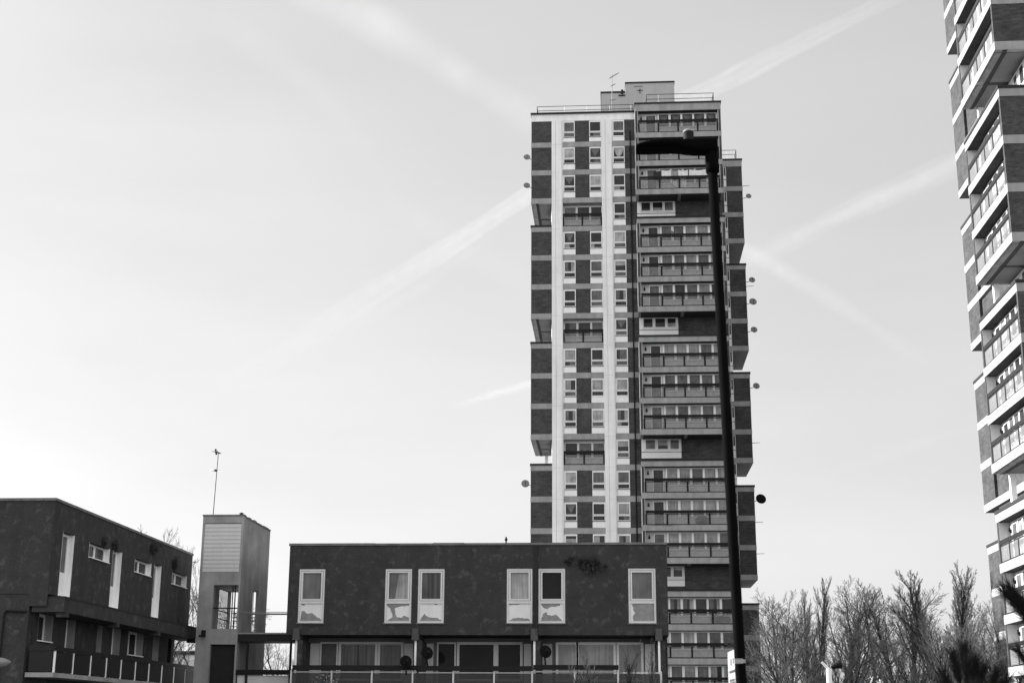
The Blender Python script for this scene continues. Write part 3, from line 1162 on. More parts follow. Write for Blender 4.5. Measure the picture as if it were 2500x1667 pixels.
def left_window(y0, y1, z0, z1, tall):
    w = loc_mb(LO)
    X0 = LX - 0.15
    for yy in (y0 + 0.002, y1 - 0.022):               # white lining of the deep reveal
        w.box(LX - 0.44, LX - 0.003, yy, yy + 0.02, z0, z1, 'white_paint')
    w.box(LX - 0.44, LX + 0.04, y0 + 0.024, y1 - 0.024, z0, z0 + 0.025, 'white_paint')
    yy0, yy1 = y0 + 0.024, y1 - 0.024

    def F(a0, a1, c0, c1, t):
        w.box(X0 - 0.06, X0, a0, a0 + t, c0, c1, 'white_paint')
        w.box(X0 - 0.06, X0, a1 - t, a1, c0, c1, 'white_paint')
        w.box(X0 - 0.06, X0, a0 + t, a1 - t, c0, c0 + t, 'white_paint')
        w.box(X0 - 0.06, X0, a0 + t, a1 - t, c1 - t, c1, 'white_paint')
    if tall:
        F(yy0, yy1, z0 + 0.027, z1, 0.07)
        w.box(X0 - 0.06, X0, yy0 + 0.07, yy1 - 0.07, z0 + 0.1, z0 + 0.66, 'white_paint')
    else:
        m = (yy0 + yy1) / 2
        F(yy0, m, z0 + 0.027, z1, 0.05)
        F(m + 0.002, yy1, z0 + 0.027, z1, 0.05)
    o = w.build('window', left)
    p = loc_mb(LO)
    Xp = X0 - 0.03
    for a0, a1, c0 in ([(yy0 + .07, yy1 - .07, z0 + .66)] if tall else [(yy0 + .05, (yy0 + yy1) / 2 - .05, z0 + .07), ((yy0 + yy1) / 2 + .052, yy1 - .05, z0 + .07)]):
        p.poly([(Xp, a0, c0), (Xp, a1, c0), (Xp, a1, z1 - 0.05), (Xp, a0, z1 - 0.05)], 'pane_mid' if tall else 'pane_dark')
    p.build('pane', o)


for a, c in TALL:
    left_window(a, c, 4.87, 6.56, True)
for a, c in SMALL:
    left_window(a, c, 6.1, 6.53, False)
# canopy slab between the storeys with brackets
b = loc_mb(LO)
b.box(-15.10, -14.25, LY0 + 0.06, 49.4, 4.40, 4.76, 'render')
b.box(-15.09, -14.24, LY0 + 0.055, 49.4, 4.755, 4.80, 'dark_coping')
b.build('canopy_slab', left)
for yb in (36.6, 40.5, 44.3, 48.2):
    b = loc_mb(LO)
    b.box(-14.5, -14.23, yb - 0.1, yb + 0.1, 4.28, 4.41, 'render')
    b.build('bracket', left)
# gallery openings
for y0, y1, z0, z1 in lows:
    door = z0 < 3.5
    w = loc_mb(LO)
    for yy in (y0 + 0.002, y1 - 0.022):
        w.box(-15.40, -15.103, yy, yy + 0.02, z0 + 0.001, z1 - 0.001, 'raw_concrete')
    if not door:
        w.box(-15.39, -15.05, y0 + 0.024, y1 - 0.024, z0 + 0.001, z0 + 0.03, 'white_paint')
    X0 = -15.32
    w.box(X0 - 0.05, X0, y0 + 0.024, y0 + 0.09, z0 + 0.032, z1 - 0.002, 'white_paint')
    w.box(X0 - 0.05, X0, y1 - 0.09, y1 - 0.024, z0 + 0.032, z1 - 0.002, 'white_paint')
    w.box(X0 - 0.05, X0, y0 + 0.092, y1 - 0.092, z1 - 0.08, z1 - 0.002, 'white_paint')
    if y1 - y0 > 0.9:
        ym = (y0 + y1) / 2
        w.box(X0 - 0.05, X0, ym - 0.03, ym + 0.03, z0 + 0.032, z1 - 0.082, 'white_paint')
    w.box(X0 - 0.04, X0 - 0.02, y0 + 0.092, y1 - 0.092, z0 + 0.032, z1 - 0.082, 'door_paint' if door else 'pane_dark')
    w.build('gallery_door' if door else 'gallery_window', left)
# gallery parapet
b = loc_mb(LO)
b.box(-15.10, -14.36, LY0 + 0.0, 49.0, 2.76, 2.875, 'raw_concrete')
b.build('gallery_slab', left)
b = loc_mb(LO)
b.box(-14.45, -14.38, LY0 + 0.03, 49.0, 3.42, 3.53, 'dark_panel')
b.box(-15.06, -14.46, LY0 + 0.03, LY0 + 0.09, 3.42, 3.56, 'dark_panel')
b.build('handrail', left)
LP = [36.42, 37.69, 38.98, 40.22, 41.45, 42.73, 44.0, 45.29, 46.56, 47.8, 48.95]
for i, yp in enumerate(LP):
    b = loc_mb(LO)
    b.box(-14.43, -14.38, yp - 0.02, yp + 0.02, 2.88, 3.418, 'white_paint')
    b.build('rail_post', left)
for p, q in zip(LP, LP[1:]):
    b = loc_mb(LO)
    b.box(-14.415, -14.40, p + 0.022, q - 0.022, 2.90, 3.41, 'dark_panel')
    b.build('parapet_panel', left)
b = loc_mb(LO)
b.box(-15.05, -14.45, LY0 + 0.05, LY0 + 0.065, 2.90, 3.415, 'dark_panel')
b.build('parapet_panel', left)
b = loc_mb(LO)                                        # pipe across and down the end wall
b.path([(-15.2 - LX, -0.035, 4.40), (-15.72 - LX, -0.035, 4.42), (-15.78 - LX, -0.035, 4.36), (-15.86 - LX, -0.035, 0)], 0.03, 'black_metal', 8)
b.build('drainpipe', left)

# ------------------------------------------------------------------ stair tower and the bridges to the flats
SX0, SX1, SY0, SY1 = -13.87, -12.47, 47.0, 50.75
stair = thing('stair_tower', 'narrow concrete stair tower with boarded top between the two low dark blocks', 'stair tower', (SX0, SY0, 0))
SO = Vector((SX0, SY0, 0))
b = loc_mb(SO)
wall_open(b, 'x', SY0, 0.22, SX0, SX1, 0, 8.40, [(-13.37, -12.53, 4.67, 6.10), (-13.37, -12.53, 2.4, 4.17), (-13.80, -12.54, 6.53, 8.16)], 'raw_concrete')
wall_open(b, 'y', SX1 - 0.08, 0.08, SY0 + 0.22, SY1, 0, 8.37, [(48.75, 49.45, 4.70, 6.12)], 'raw_concrete')
wall_open(b, 'y', SX0, 0.10, SY0 + 0.22, SY1, 0, 8.36, [(49.15, 50.65, 4.63, 6.19)], 'raw_concrete')
b.box(SX0 + 0.102, SX1 - 0.082, SY1 - 0.2, SY1 - 0.002, 0, 4.5, 'raw_concrete')
b.box(SX0 + 0.102, SX1 - 0.082, SY1 - 0.2, SY1 - 0.002, 6.2, 8.36, 'raw_concrete')
b.box(SX0 + 0.102, SX1 - 0.082, SY0 + 0.222, SY1 - 0.202, 4.48, 4.62, 'raw_concrete')
b.box(SX0 + 0.102, SX1 - 0.082, SY0 + 0.222, SY1 - 0.202, 6.2, 6.35, 'raw_concrete')
b.box(SX0 + 0.102, SX1 - 0.082, SY0 + 0.222, SY1 - 0.202, 8.1, 8.25, 'raw_concrete')
b.build('wall', stair)
b = loc_mb(SO)
b.box(SX0 - 0.02, SX1 + 0.02, SY0 - 0.02, SY0 + 0.24, 8.402, 8.45, 'coping')
yy = SY0 + 0.25
while yy < SY1:
    b.box(SX1 - 0.24, SX1 + 0.02, yy, min(yy + 0.34, SY1), 8.372, 8.42 + rr.uniform(-0.02, 0.035), 'coping')
    yy += 0.35
b.box(SX0 - 0.02, SX0 + 0.24, SY0 + 0.25, SY1, 8.362, 8.42, 'coping')
b.build('roof_coping', stair)
b = loc_mb(SO)
n = 12
for k in range(n):
    z0 = 6.54 + k * (1.61 / n)
    dx = rr.uniform(-0.006, 0.006)
    b.box(-13.795, -12.545, SY0 + 0.01 + dx, SY0 + 0.06 + dx, z0, z0 + 1.61 / n - 0.012, 'grey_boards')
b.box(-13.795, -12.545, SY0 + 0.075, SY0 + 0.1, 6.54, 8.15, 'dark_panel')
b.build('boarding', stair)
b = loc_mb(SO)                                        # bars at the back of the landing
for k in range(9):
    xx = SX0 + 0.28 + k * 0.11
    b.tube((xx - SX0, SY1 - SY0 - 0.12, 4.55), (xx - SX0, SY1 - SY0 - 0.12, 6.2), 0.014, 0.014, 'black_metal', 5)
for k in range(10):
    b.tube((0.05, 2.2 + k * 0.14, 4.60), (0.05, 2.2 + k * 0.14, 6.2), 0.014, 0.014, 'black_metal', 5)
for z in (5.18, 5.45):
    b.tube((0.05, 2.1, z), (0.05, 3.7, z), 0.02, 0.02, 'black_metal', 5)
for z in (5.18, 5.30, 5.45):
    b.tube((0.22, SY1 - SY0 - 0.1, z), (SX1 - SX0 - 0.22, SY1 - SY0 - 0.1, z), 0.02, 0.02, 'black_metal', 5)
b.build('landing_bars', stair)
b = loc_mb(SO)
for xx in (-12.74, -12.66):
    b.box(xx - 0.015, xx + 0.015, SY0 + 0.1, SY0 + 0.13, 4.67, 6.1, 'black_metal')
b.box(-13.36, -12.54, SY0 + 0.09, SY0 + 0.12, 5.33, 5.37, 'black_metal')
b.build('window_bars', stair)
b = loc_mb(SO)                                        # door leaf standing open in the lower opening
b.box(-13.34, -12.55, SY0 + 0.14, SY0 + 0.18, 2.4, 4.15, 'dark_panel')
b.build('door', stair)

bridge = thing('footbridge', 'two level concrete footbridge joining the stair tower to the middle flats', 'footbridge', (SX1, 47.0, 0))
BO = Vector((SX1, 47.0, 0))
b = loc_mb(BO)
b.box(SX1 + 0.003, RX0 + 0.0, 47.05, 48.3, 4.27, 4.50, 'dark_panel')
b.box(SX1 + 0.003, RX0 - 0.003, 47.02, 48.3, 4.502, 4.55, 'raw_concrete')
b.build('upper_deck', bridge)
b = loc_mb(BO)
b.box(SX1 + 0.003, RX0 + 0.2, 47.05, 48.3, 2.5, 2.65, 'raw_concrete')
b.build('lower_deck', bridge)
b = loc_mb(BO)
b.box(SX1 + 0.003, RX0 + 0.2, 47.0, 47.06, 3.2, 3.36, 'black_metal')
b.box(SX1 + 0.05, RX0 + 0.1, 47.08, 47.1, 2.66, 3.18, 'balcony_paint')
b.build('parapet', bridge)
b = loc_mb(BO)
b.tube((0.0, 1.2, 5.24), (RX0 - SX1, 1.2, 5.24), 0.03, 0.03, 'galvanised', 6)
b.tube((0.0, 0.1, 5.22), (RX0 - SX1, 0.1, 5.22), 0.012, 0.012, 'galvanised', 6)
b.build('handrail', bridge)
b = loc_mb(BO)
b.tube((-0.15 + 0.5, 0.05, 2.65), (-0.15 + 0.5, 0.05, 4.27), 0.045, 0.045, 'dark_panel', 6)
b.build('deck_post', bridge)
b = loc_mb(BO)
b.tube((RX0 - SX1 - 0.06, 0.05, 2.65), (RX0 - SX1 - 0.06, 0.05, 4.27), 0.045, 0.045, 'dark_panel', 6)
b.build('deck_post', bridge)

b = MB()
b.box(-13.66, -13.54, SY0 - 0.12, SY0 - 0.002, 4.42, 4.62, 'black_metal')
b.box(-13.72, -13.50, SY0 - 0.2, SY0 - 0.121, 4.40, 4.46, 'black_metal')
tag(b.build('wall_light'), 'small black wall light on the stair tower front under the landing opening', 'wall light')
b = MB()
b.tube((-12.83, 48.0, 8.36), (-12.83, 48.0, 8.62), 0.07, 0.05, 'black_metal', 8)
b.tube((-12.83, 48.0, 8.62), (-12.83, 48.0, 8.66), 0.10, 0.03, 'black_metal', 8)
tag(b.build('roof_vent'), 'stubby dark vent cowl on the roof of the concrete stair tower', 'vent')


# ------------------------------------------------------------------ aerials
def yagi(mbx, c, ang, length, n, half, mat, lift=0.0):
    d = Vector((math.cos(ang), math.sin(ang), lift)).normalized()
    s = Vector((-math.sin(ang), math.cos(ang), 0))
    mbx.tube(c - d * length * 0.35, c + d * length * 0.65, 0.02, 0.02, mat, 5)
    for i in range(n):
        p = c + d * (length * (-0.33 + 0.97 * i / (n - 1)))
        h = half * (1.25 - 0.5 * i / (n - 1))
        mbx.tube(p - s * h, p + s * h, 0.013, 0.013, mat, 4)


a = thing('roof_aerial', 'thin television mast with angled aerial on the main tower roof', 'aerial', (0.21, 127.0, 57.5), 'roof aerials')
b = MB()
b.tube((0, 0, 0), (0.03, 0, 5.4), 0.045, 0.03, 'galvanised', 6)
b.build('mast', a)
b = MB()
yagi(b, Vector((0.12, 0, 5.1)), 0.3, 1.1, 8, 0.28, 'black_metal', 0.7)
b.build('antenna', a)
b = MB()
yagi(b, Vector((0.08, 0, 4.15)), 0.4, 0.5, 4, 0.25, 'black_metal', 0.6)
yagi(b, Vector((0.0, 0, 2.6)), 0.2, 0.5, 3, 0.25, 'black_metal', 0.1)
b.build('antenna', a)
a = thing('roof_aerial', 'tall thin mast with ring and panel aerial on the concrete stair tower', 'aerial', (-13.93, 48.0, 8.3), 'roof aerials')
a.location.x = -13.83
b = MB()
b.tube((0, 0, 0), (0.06, 0, 2.45), 0.016, 0.012, 'black_metal', 6)
b.build('mast', a)
b = MB()
ring = [(0.16 * math.cos(t * math.pi / 12), 0.16 * math.sin(t * math.pi / 12), 1.83) for t in range(25)]
b.path(ring, 0.006, 'galvanised', 4)
b.box(-0.04, 0.04, -0.03, 0.03, 1.80, 1.87, 'black_metal')
b.build('ring_antenna', a)
b = MB()
b.tube((0.0, -0.02, 2.38), (-0.03, -0.06, 2.58), 0.035, 0.035, 'black_metal', 6)
yagi(b, Vector((-0.01, 0, 2.48)), 1.4, 0.4, 4, 0.09, 'galvanised', 0.0)
b.build('antenna', a)


# ------------------------------------------------------------------ satellite dishes
def dish(name_label, c, facing, r, mat, arm, group='satellite dishes'):
    d = thing('satellite_dish', name_label, 'satellite dish', c, group)
    r *= 0.8 if r > 0.2 else 1.0
    f = Vector(facing).normalized()
    s = f.cross(Vector((0, 0, 1))).normalized()
    u = s.cross(f)
    rings = []
    for k in range(0, 6):
        rr_ = r * max(k / 5.0, 0.02)
        dep = 0.22 * r * (k / 5.0) ** 2
        rings.append([tuple(f * dep + s * math.cos(t * math.pi / 9) * rr_ + u * math.sin(t * math.pi / 9) * rr_ * 1.08) for t in range(18)])
    back = [[tuple(Vector(p) - f * 0.03) for p in rg] for rg in rings]
    m = MB()
    m.rings(list(reversed(back)) + rings, mat)
    m.build('reflector', d)
    m = MB()
    m.tube(-u * r * 0.95, f * r * 1.1 - u * r * 0.25, 0.018, 0.018, 'black_metal', 5)
    m.tube(f * r * 1.0 - u * r * 0.25, f * r * 1.25 - u * r * 0.15, 0.045, 0.045, 'black_metal', 6)
    m.build('feed_arm', d)
    m = MB()
    m.tube(-f * 0.03, -f * 0.12, 0.06, 0.06, 'black_metal', 6)
    m.tube(-f * 0.1, Vector(arm), 0.028, 0.028, 'black_metal', 6)
    m.build('bracket', d)
    return d


FS = (0.12, -1.0, 0.45)
for lab, c in (('highest satellite dish on the tower edge facing the open sky, second storey down', (-7.92, 125.5, 53.72)),
               ('satellite dish one storey under the highest dish on the same tower edge', (-7.92, 125.5, 50.85))):
    dish(lab, c, FS, 0.40, 'dish_grey', (0.48, 0.3, -0.1))
dish('large pale satellite dish on the tower edge low down, just above the flats roof', (-7.97, 125.5, 22.5), FS, 0.45, 'dish_grey', (0.55, 0.3, -0.1))
for lab, z, r in (('topmost satellite dish on the set back wing of the tower, under its roof', 53.83, 0.36),
                  ('satellite dish beside the top of the second brick block of the set back wing', 44.89, 0.40),
                  ('satellite dish third down on the set back wing, close under another dish', 42.61, 0.48),
                  ('satellite dish fourth down on the set back wing, above its second open storey', 39.72, 0.42),
                  ('satellite dish alone beside the third brick block of the set back wing', 33.99, 0.42),
                  ('large round dark satellite dish, lowest on the set back wing of the tower', 22.83, 0.62)):
    dish(lab, (13.35 + 0.62, 137.3, z), FS, r, 'dish_dark' if r > 0.6 else 'dish_grey', (-0.66, 0.1, -0.2))
for lab, c in (('dark satellite dish over the flats handrail, beside the dark open door', (-5.99, 45.62, 3.83)),
               ('dark satellite dish half hidden by the handrail, lowest of three on the low flats', (-6.66, 45.62, 3.56)),
               ('dark satellite dish in front of a pale panel in the third flat', (-2.25, 45.62, 3.88))):
    dish(lab, c, (0.35, -0.9, 0.3), 0.19, 'dish_dark', (0.0, 0.2, -0.40), 'satellite dishes')
dish('small grey dish behind the tower balcony railing just under the first recessed storey', (5.55, 122.75, T(4) + 1.45), (0.4, -0.9, 0.3), 0.32, 'dish_grey', (0.1, -0.3, -0.35))

# washing on the third balcony from the top
ty, tzz = 122.55, ZT(2) - 0.30
cx0 = TOW.x + 9.72


def cloth(x0, x1, zt_, zb, mat, label, name, cat, y=ty, wav=0.05, notch=0.0):
    n = 10
    m = MB()
    top, bot = [], []
    for i in range(n + 1):
        t = i / n
        xx = x0 + (x1 - x0) * t
        sag = -0.10 * math.sin(math.pi * t)
        top.append((xx, y, zt_ + sag))
        bot.append((xx + 0.03 * math.sin(7 * t), y + wav * math.sin(9 * t), zb + sag + notch * math.sin(5 * t)))
    rr1 = [p for p in top]
    for i in range(n):
        for off in (0.0, 0.012):
            q = [(p[0], p[1] + off, p[2]) for p in (bot[i], bot[i + 1], top[i + 1], top[i])]
            m.poly(q, mat)
    tag(m.build(name), label, cat, 'washing hung on the balcony')


LN = ' hung in the third tower balcony'
cloth(cx0 + 2.35, cx0 + 3.2, tzz, tzz - 0.65, 'cloth_white', 'wrinkled patterned white cloth' + LN + ', leftmost light piece', 'towel', 'washing', notch=0.08)
cloth(cx0 + 3.22, cx0 + 3.85, tzz - 0.04, tzz - 0.75, 'cloth_grey', 'grey towel' + LN + ', between two white cloths', 'towel', 'washing')
cloth(cx0 + 3.87, cx0 + 4.75, tzz - 0.02, tzz - 0.80, 'cloth_white', 'square white towel' + LN + ', right of the grey towel', 'towel', 'washing')
cloth(cx0 + 4.85, cx0 + 6.45, tzz, tzz - 0.75, 'cloth_white', 'widest white sheet' + LN, 'bed_sheet', 'washing')
cloth(cx0 + 6.5, cx0 + 7.2, tzz, tzz - 0.45, 'cloth_white', 'short white cloth' + LN + ', partly behind the lamp post', 'towel', 'washing')
cloth(cx0 + 1.6, cx0 + 2.3, tzz - 0.05, tzz - 1.05, 'cloth_dark', 'black garment' + LN + ', left end of the washing', 'garment', 'washing', notch=0.1)
cloth(cx0 + 3.4, cx0 + 3.75, T(2) + 0.95, T(2) + 0.42, 'cloth_white', 'small white cloth hanging behind balcony glass below the washing', 'garment', 'washing', notch=0.1)
cloth(cx0 + 4.0, cx0 + 4.6, T(2) + 0.98, T(2) + 0.25, 'cloth_white', 'larger white shirt hanging behind balcony glass below the washing', 'garment', 'washing', notch=0.12)

for z, lab in ((54.9, 'short dark rod sticking out beside the top storey of the set back wing'),
               (44.2, 'short dark rod sticking out between two dishes on the set back wing'),
               (28.3, 'short dark rod sticking out of the set back wing, well above the large dark dish'),
               (20.6, 'short dark rod sticking out just under the large round dark dish'),
               (17.6, 'short dark rod sticking out of the set back wing, lowest one there')):
    m = MB()
    m.tube((13.25, 137.2, z), (13.25 + 0.85, 137.1, z + 0.03), 0.03, 0.02, 'black_metal', 5)
    tag(m.build('wall_rod'), lab, 'rod', 'rods on the tower wall')
# plants on tower balconies
def bushy(name, label, cat, c, r, n, mat, seed, flat=1.0, leaf=0.06, group=None, stalks=0):
    R = random.Random(seed)
    m = MB()
    for i in range(n):
        while True:
            v = Vector((R.uniform(-1, 1), R.uniform(-1, 1), R.uniform(-1, 1)))
            if v.length < 1:
                break
        p = Vector((v.x * r[0], v.y * r[1], v.z * r[2]))
        a = Vector((R.gauss(0, 1), R.gauss(0, 1), R.gauss(0, 1))).normalized()
        b_ = a.orthogonal().normalized()
        s = leaf * R.uniform(0.5, 1.3)
        m.poly([p - a * s, p + b_ * s * 0.45, p + a * s, p - b_ * s * 0.45], mat)
    for i in range(stalks):
        q = Vector((R.uniform(-1, 1) * r[0], R.uniform(-.6, .6) * r[1], R.uniform(-0.2, 1.1) * r[2]))
        m.tube((q.x * 0.3, 0, -r[2]), q, 0.006, 0.004, 'twig', 3, False)
    o = m.build(name, None, loc=c)
    return tag(o, label, cat, group)


bushy('balcony_plant', 'dark round plants behind the tower balcony glass beside the lamp post', 'plant', (cx0 + 5.1, 122.6, T(13) + 0.45), (0.6, 0.2, 0.42), 500, 'leaf_dark', 5, leaf=0.09)
bushy('balcony_plant', 'low dark plants trailing along a tower balcony floor above the flats roof', 'plant', (cx0 + 1.9, 122.3, T(13) + 0.0), (1.5, 0.15, 0.10), 350, 'leaf_dark', 6, leaf=0.08)
bushy('balcony_plant', 'big dark shrub behind tower balcony glass, between the flats corner and lamp post', 'plant', (cx0 + 6.4, 122.55, T(16) + 0.4), (0.9, 0.2, 0.38), 700, 'leaf_dark', 8, leaf=0.09)

# weeds rooted in the walls of the low flats
def weed(label, c, axis, spread, n, ln, droop, seed):
    """Stems rooted in cracks of a wall face, leaves along each stem."""
    R = random.Random(seed)
    m = MB()
    out = Vector((0, -1, 0)) if axis == 'x' else Vector((1, 0, 0))
    al = Vector((1, 0, 0)) if axis == 'x' else Vector((0, 1, 0))
    roots = [R.gauss(0, 0.5) * spread for _ in range(max(3, n // 5))]
    for i in range(n):
        a = R.choice(roots)
        p = al * a + Vector((0, 0, R.gauss(0, 0.05)))
        d = (al * R.gauss(0, 0.6) + out * R.uniform(0.1, 0.5) + Vector((0, 0, R.gauss(0.2 - droop, 0.8)))).normalized()
        l_ = ln * R.uniform(0.3, 1.0)
        q = p.copy()
        for k in range(5):
            d = (d + Vector((R.gauss(0, .2), R.gauss(0, .08), R.gauss(-0.12 * droop, .2)))).normalized()
            nq = q + d * l_ / 5
            if nq.dot(out) < 0.01:
                nq += out * (0.012 - nq.dot(out))
            m.tube(q, nq, 0.005, 0.004, 'twig', 3, False)
            for j in range(5):
                pp = q.lerp(nq, R.random())
                u = Vector((R.gauss(0, 1), R.gauss(0, 1), R.gauss(0, 1))).normalized()
                w = u.orthogonal().normalized()
                s_ = R.uniform(0.015, 0.04)
                if pp.dot(out) < s_:
                    pp += out * (s_ - pp.dot(out)) * 0.8
                m.poly([pp, pp + u * s_ + w * s_ * 0.3, pp + u * s_ * 2, pp + u * s_ - w * s_ * 0.3], 'leaf_dark')
            q = nq
    return tag(m.build('wall_weed', None, loc=c), label, 'weed', 'weeds growing out of walls')


weed('big dark clump of weed growing out of the middle flats wall between two windows', (-0.86, 45.99, 6.66), 'x', 0.42, 90, 0.34, 0.5, 11)
weed('small dark weed patch beside the big clump on the middle flats wall', (-1.5, 45.99, 6.74), 'x', 0.12, 12, 0.16, 0.2, 12)
weed('tallest spiky weed on the receding dark wall, above the third tall window', (-14.69, 44.5, 6.9), 'y', 0.3, 34, 0.42, -0.4, 13)
weed('small weed on the receding dark wall, above the second tall window', (-14.69, 40.9, 6.66), 'y', 0.2, 16, 0.2, -0.2, 14)
weed('ragged weed on the receding dark wall, over the farthest small window', (-14.69, 46.7, 6.75), 'y', 0.5, 34, 0.32, 0.2, 15)
weed('tiny weed on the receding dark wall, over the first small window', (-14.69, 40.0, 6.62), 'y', 0.15, 12, 0.16, 0.1, 16)
bushy('flower_clump', 'pale seed heads showing above the balcony edge at the left end of the low flats', 'plant', (-9.15, 45.3, 2.98), (0.45, 0.15, 0.22), 60, 'leaf_pale', 31, leaf=0.035, stalks=30)

# ------------------------------------------------------------------ lamp post in the foreground
LPX, LPY = 1.075, 12.5
lean = math.atan((1.055 - 0.96) / 4.5)
lamp = thing('street_lamp', 'tall black lamp post with flat lantern and photocell, close in front of the tower', 'street lamp', (LPX + 0.012, LPY, 0))
lamp.rotation_euler = (0, -lean, 0)
b = MB()
n = 20


def ringz(x, y, z, r, n=20):
    return [(x + r * math.cos(2 * math.pi * i / n), y + r * math.sin(2 * math.pi * i / n), z) for i in range(n)]


b.rings([ringz(0, 0, -0.05, 0.075), ringz(0, 0, 1.3, 0.075), ringz(0, 0, 1.36, 0.047), ringz(0, 0, 6.62, 0.045)], 'post_paint')
b.rings([ringz(0, 0, 6.60, 0.062), ringz(0, 0, 6.64, 0.064), ringz(0, 0, 6.86, 0.060)], 'post_paint')
b.build('column', lamp, smooth=True)
b = MB()
# lantern: lofted sections along x (local x = world x - post)
prof = [(-0.705, 6.868, 6.853, 0.09), (-0.695, 6.878, 6.851, 0.112), (-0.67, 6.888, 6.850, 0.125), (-0.62, 6.899, 6.849, 0.135), (-0.55, 6.908, 6.848, 0.14), (-0.45, 6.912, 6.847, 0.14),
        (-0.36, 6.914, 6.843, 0.135), (-0.30, 6.917, 6.832, 0.125), (-0.24, 6.922, 6.812, 0.11), (-0.18, 6.927, 6.797, 0.095), (-0.10, 6.931, 6.786, 0.082), (0.0, 6.933, 6.783, 0.074), (0.045, 6.930, 6.79, 0.068), (0.06, 6.92, 6.81, 0.05)]
rings = []
for x, zt_, zb_, hw in prof:
    rg = []
    zc_, hz = (zt_ + zb_) / 2, (zt_ - zb_) / 2
    for i in range(24):
        t = 2 * math.pi * i / 24
        c, s = math.cos(t), math.sin(t)
        e = 0.55
        rg.append((x, hw * math.copysign(abs(c) ** e, c), zc_ + hz * math.copysign(abs(s) ** e, s)))
    rings.append(rg)
b.rings(rings, 'post_paint')
lh = b.build('lantern', lamp, smooth=True)
b = MB()
b.box(-0.62, -0.36, -0.09, 0.09, 6.842, 6.8475, 'post_paint')
b.build('lens', lh)
b = MB()
pc = -0.205
b.rings([ringz(pc, 0, 6.915, 0.047), ringz(pc, 0, 7.015, 0.050)], 'cell_body')
b.rings([ringz(pc, 0, 7.0155, 0.050), ringz(pc, 0, 7.026, 0.049), ringz(pc, 0, 7.038, 0.036), ringz(pc, 0, 7.043, 0.006)], 'sign_white')
b.build('photocell', lamp, smooth=False)
b = MB()
b.rings([ringz(0, 0, 2.135, 0.0495), ringz(0, 0, 2.165, 0.0495)], 'galvanised')
b.box(-0.05, 0.02, -0.065, -0.047, 2.13, 2.17, 'galvanised')
b.build('clamp_band', lamp)

# parking sign clipped to the post, seen almost edge on
sg = thing('parking_sign', 'pale narrow sign plate clipped to the black lamp post low down, seen from the side', 'sign', (1.03, 12.5, 0))
sg.location = (1.012, 12.5, 0)
b = MB()
# plate runs back from the post
b.poly([(0.0, 0.0, 2.255), (-0.022, 0.66, 2.255), (-0.022, 0.66, 1.55), (0.0, 0.0, 1.55)], 'sign_white')
b.poly([(0.012, 0.0, 1.55), (-0.010, 0.66, 1.55), (-0.010, 0.66, 2.255), (0.012, 0.0, 2.255)], 'galvanised')
b.poly([(0.0, 0.0, 1.55), (0.012, 0.0, 1.55), (0.012, 0.0, 2.255), (0.0, 0.0, 2.255)], 'galvanised')
b.poly([(0.0, 0.0, 2.255), (0.012, 0.0, 2.255), (-0.010, 0.66, 2.255), (-0.022, 0.66, 2.255)], 'galvanised')
b.build('plate', sg)
b = MB()


def ink(y0, y1, z0, z1):
    k = -0.022 / 0.66
    o = -0.003
    b.poly([(k * y0 + o, y0, z0), (k * y0 + o, y0, z1), (k * y1 + o, y1, z1), (k * y1 + o, y1, z0)], 'sign_ink')


ink(0.36, 0.44, 2.13, 2.19)
ink(0.20, 0.25, 2.14, 2.19)
for k in range(6):
    ink(0.08 + 0.085 * k, 0.08 + 0.085 * k + 0.055, 2.065, 2.09)
for k in range(5):
    ink(0.15 + 0.08 * k, 0.15 + 0.08 * k + 0.06, 1.965, 1.99)
    ink(0.17 + 0.08 * k, 0.17 + 0.08 * k + 0.06, 1.995, 2.015)
ink(0.36, 0.44, 1.85, 1.94)
ink(0.20, 0.28, 1.85, 1.94)
ink(0.20, 0.28, 1.68, 1.75)
b.build('lettering', sg)

# rounded street lamp head peeping in at the left edge
sl = thing('street_lamp', 'pale rounded lamp head entering at the left edge low down', 'street lamp', (-11.0, 24.0, 0))
b = MB()
b.tube((-0.3, 0, 0), (-0.3, 0, 2.55), 0.05, 0.04, 'galvanised', 10)
b.build('column', sl)
b = MB()
rings = []
for i in range(9):
    t = -1 + 2 * i / 8
    r = max(0.02, 0.1 * math.sqrt(max(0, 1 - t * t)))
    rings.append([(0.42 + 0.33 * t, r * 1.5 * math.cos(2 * math.pi * k / 14), 2.61 + r * 0.85 * math.sin(2 * math.pi * k / 14)) for k in range(14)])
b.rings(rings, 'dish_grey')
b.build('lamp_head', sl, smooth=True)
b = MB()
b.tube((-0.3, 0, 2.52), (0.15, 0, 2.6), 0.03, 0.03, 'galvanised', 8)
b.build('arm', sl)

# pale lamp column with a black flood lamp among the trees
fl = thing('flood_lamp', 'white column with black lamp head standing low among the bare trees', 'street lamp', (7.85, 55.0, 0))
b = MB()
b.tube((0, 0, 0), (0, 0, 3.75), 0.12, 0.10, 'white_paint', 10)
b.tube((0, 0, 3.75), (-0.25, 0, 4.0), 0.05, 0.04, 'white_paint', 8)
b.build('column', fl)
b = MB()
b.tube((0.1, 0, 3.80), (0.42, 0, 3.92), 0.06, 0.16, 'black_metal', 10)
b.tube((0.42, 0, 3.92), (0.46, 0, 3.935), 0.16, 0.15, 'black_metal', 10)
b.build('lamp_head', fl)

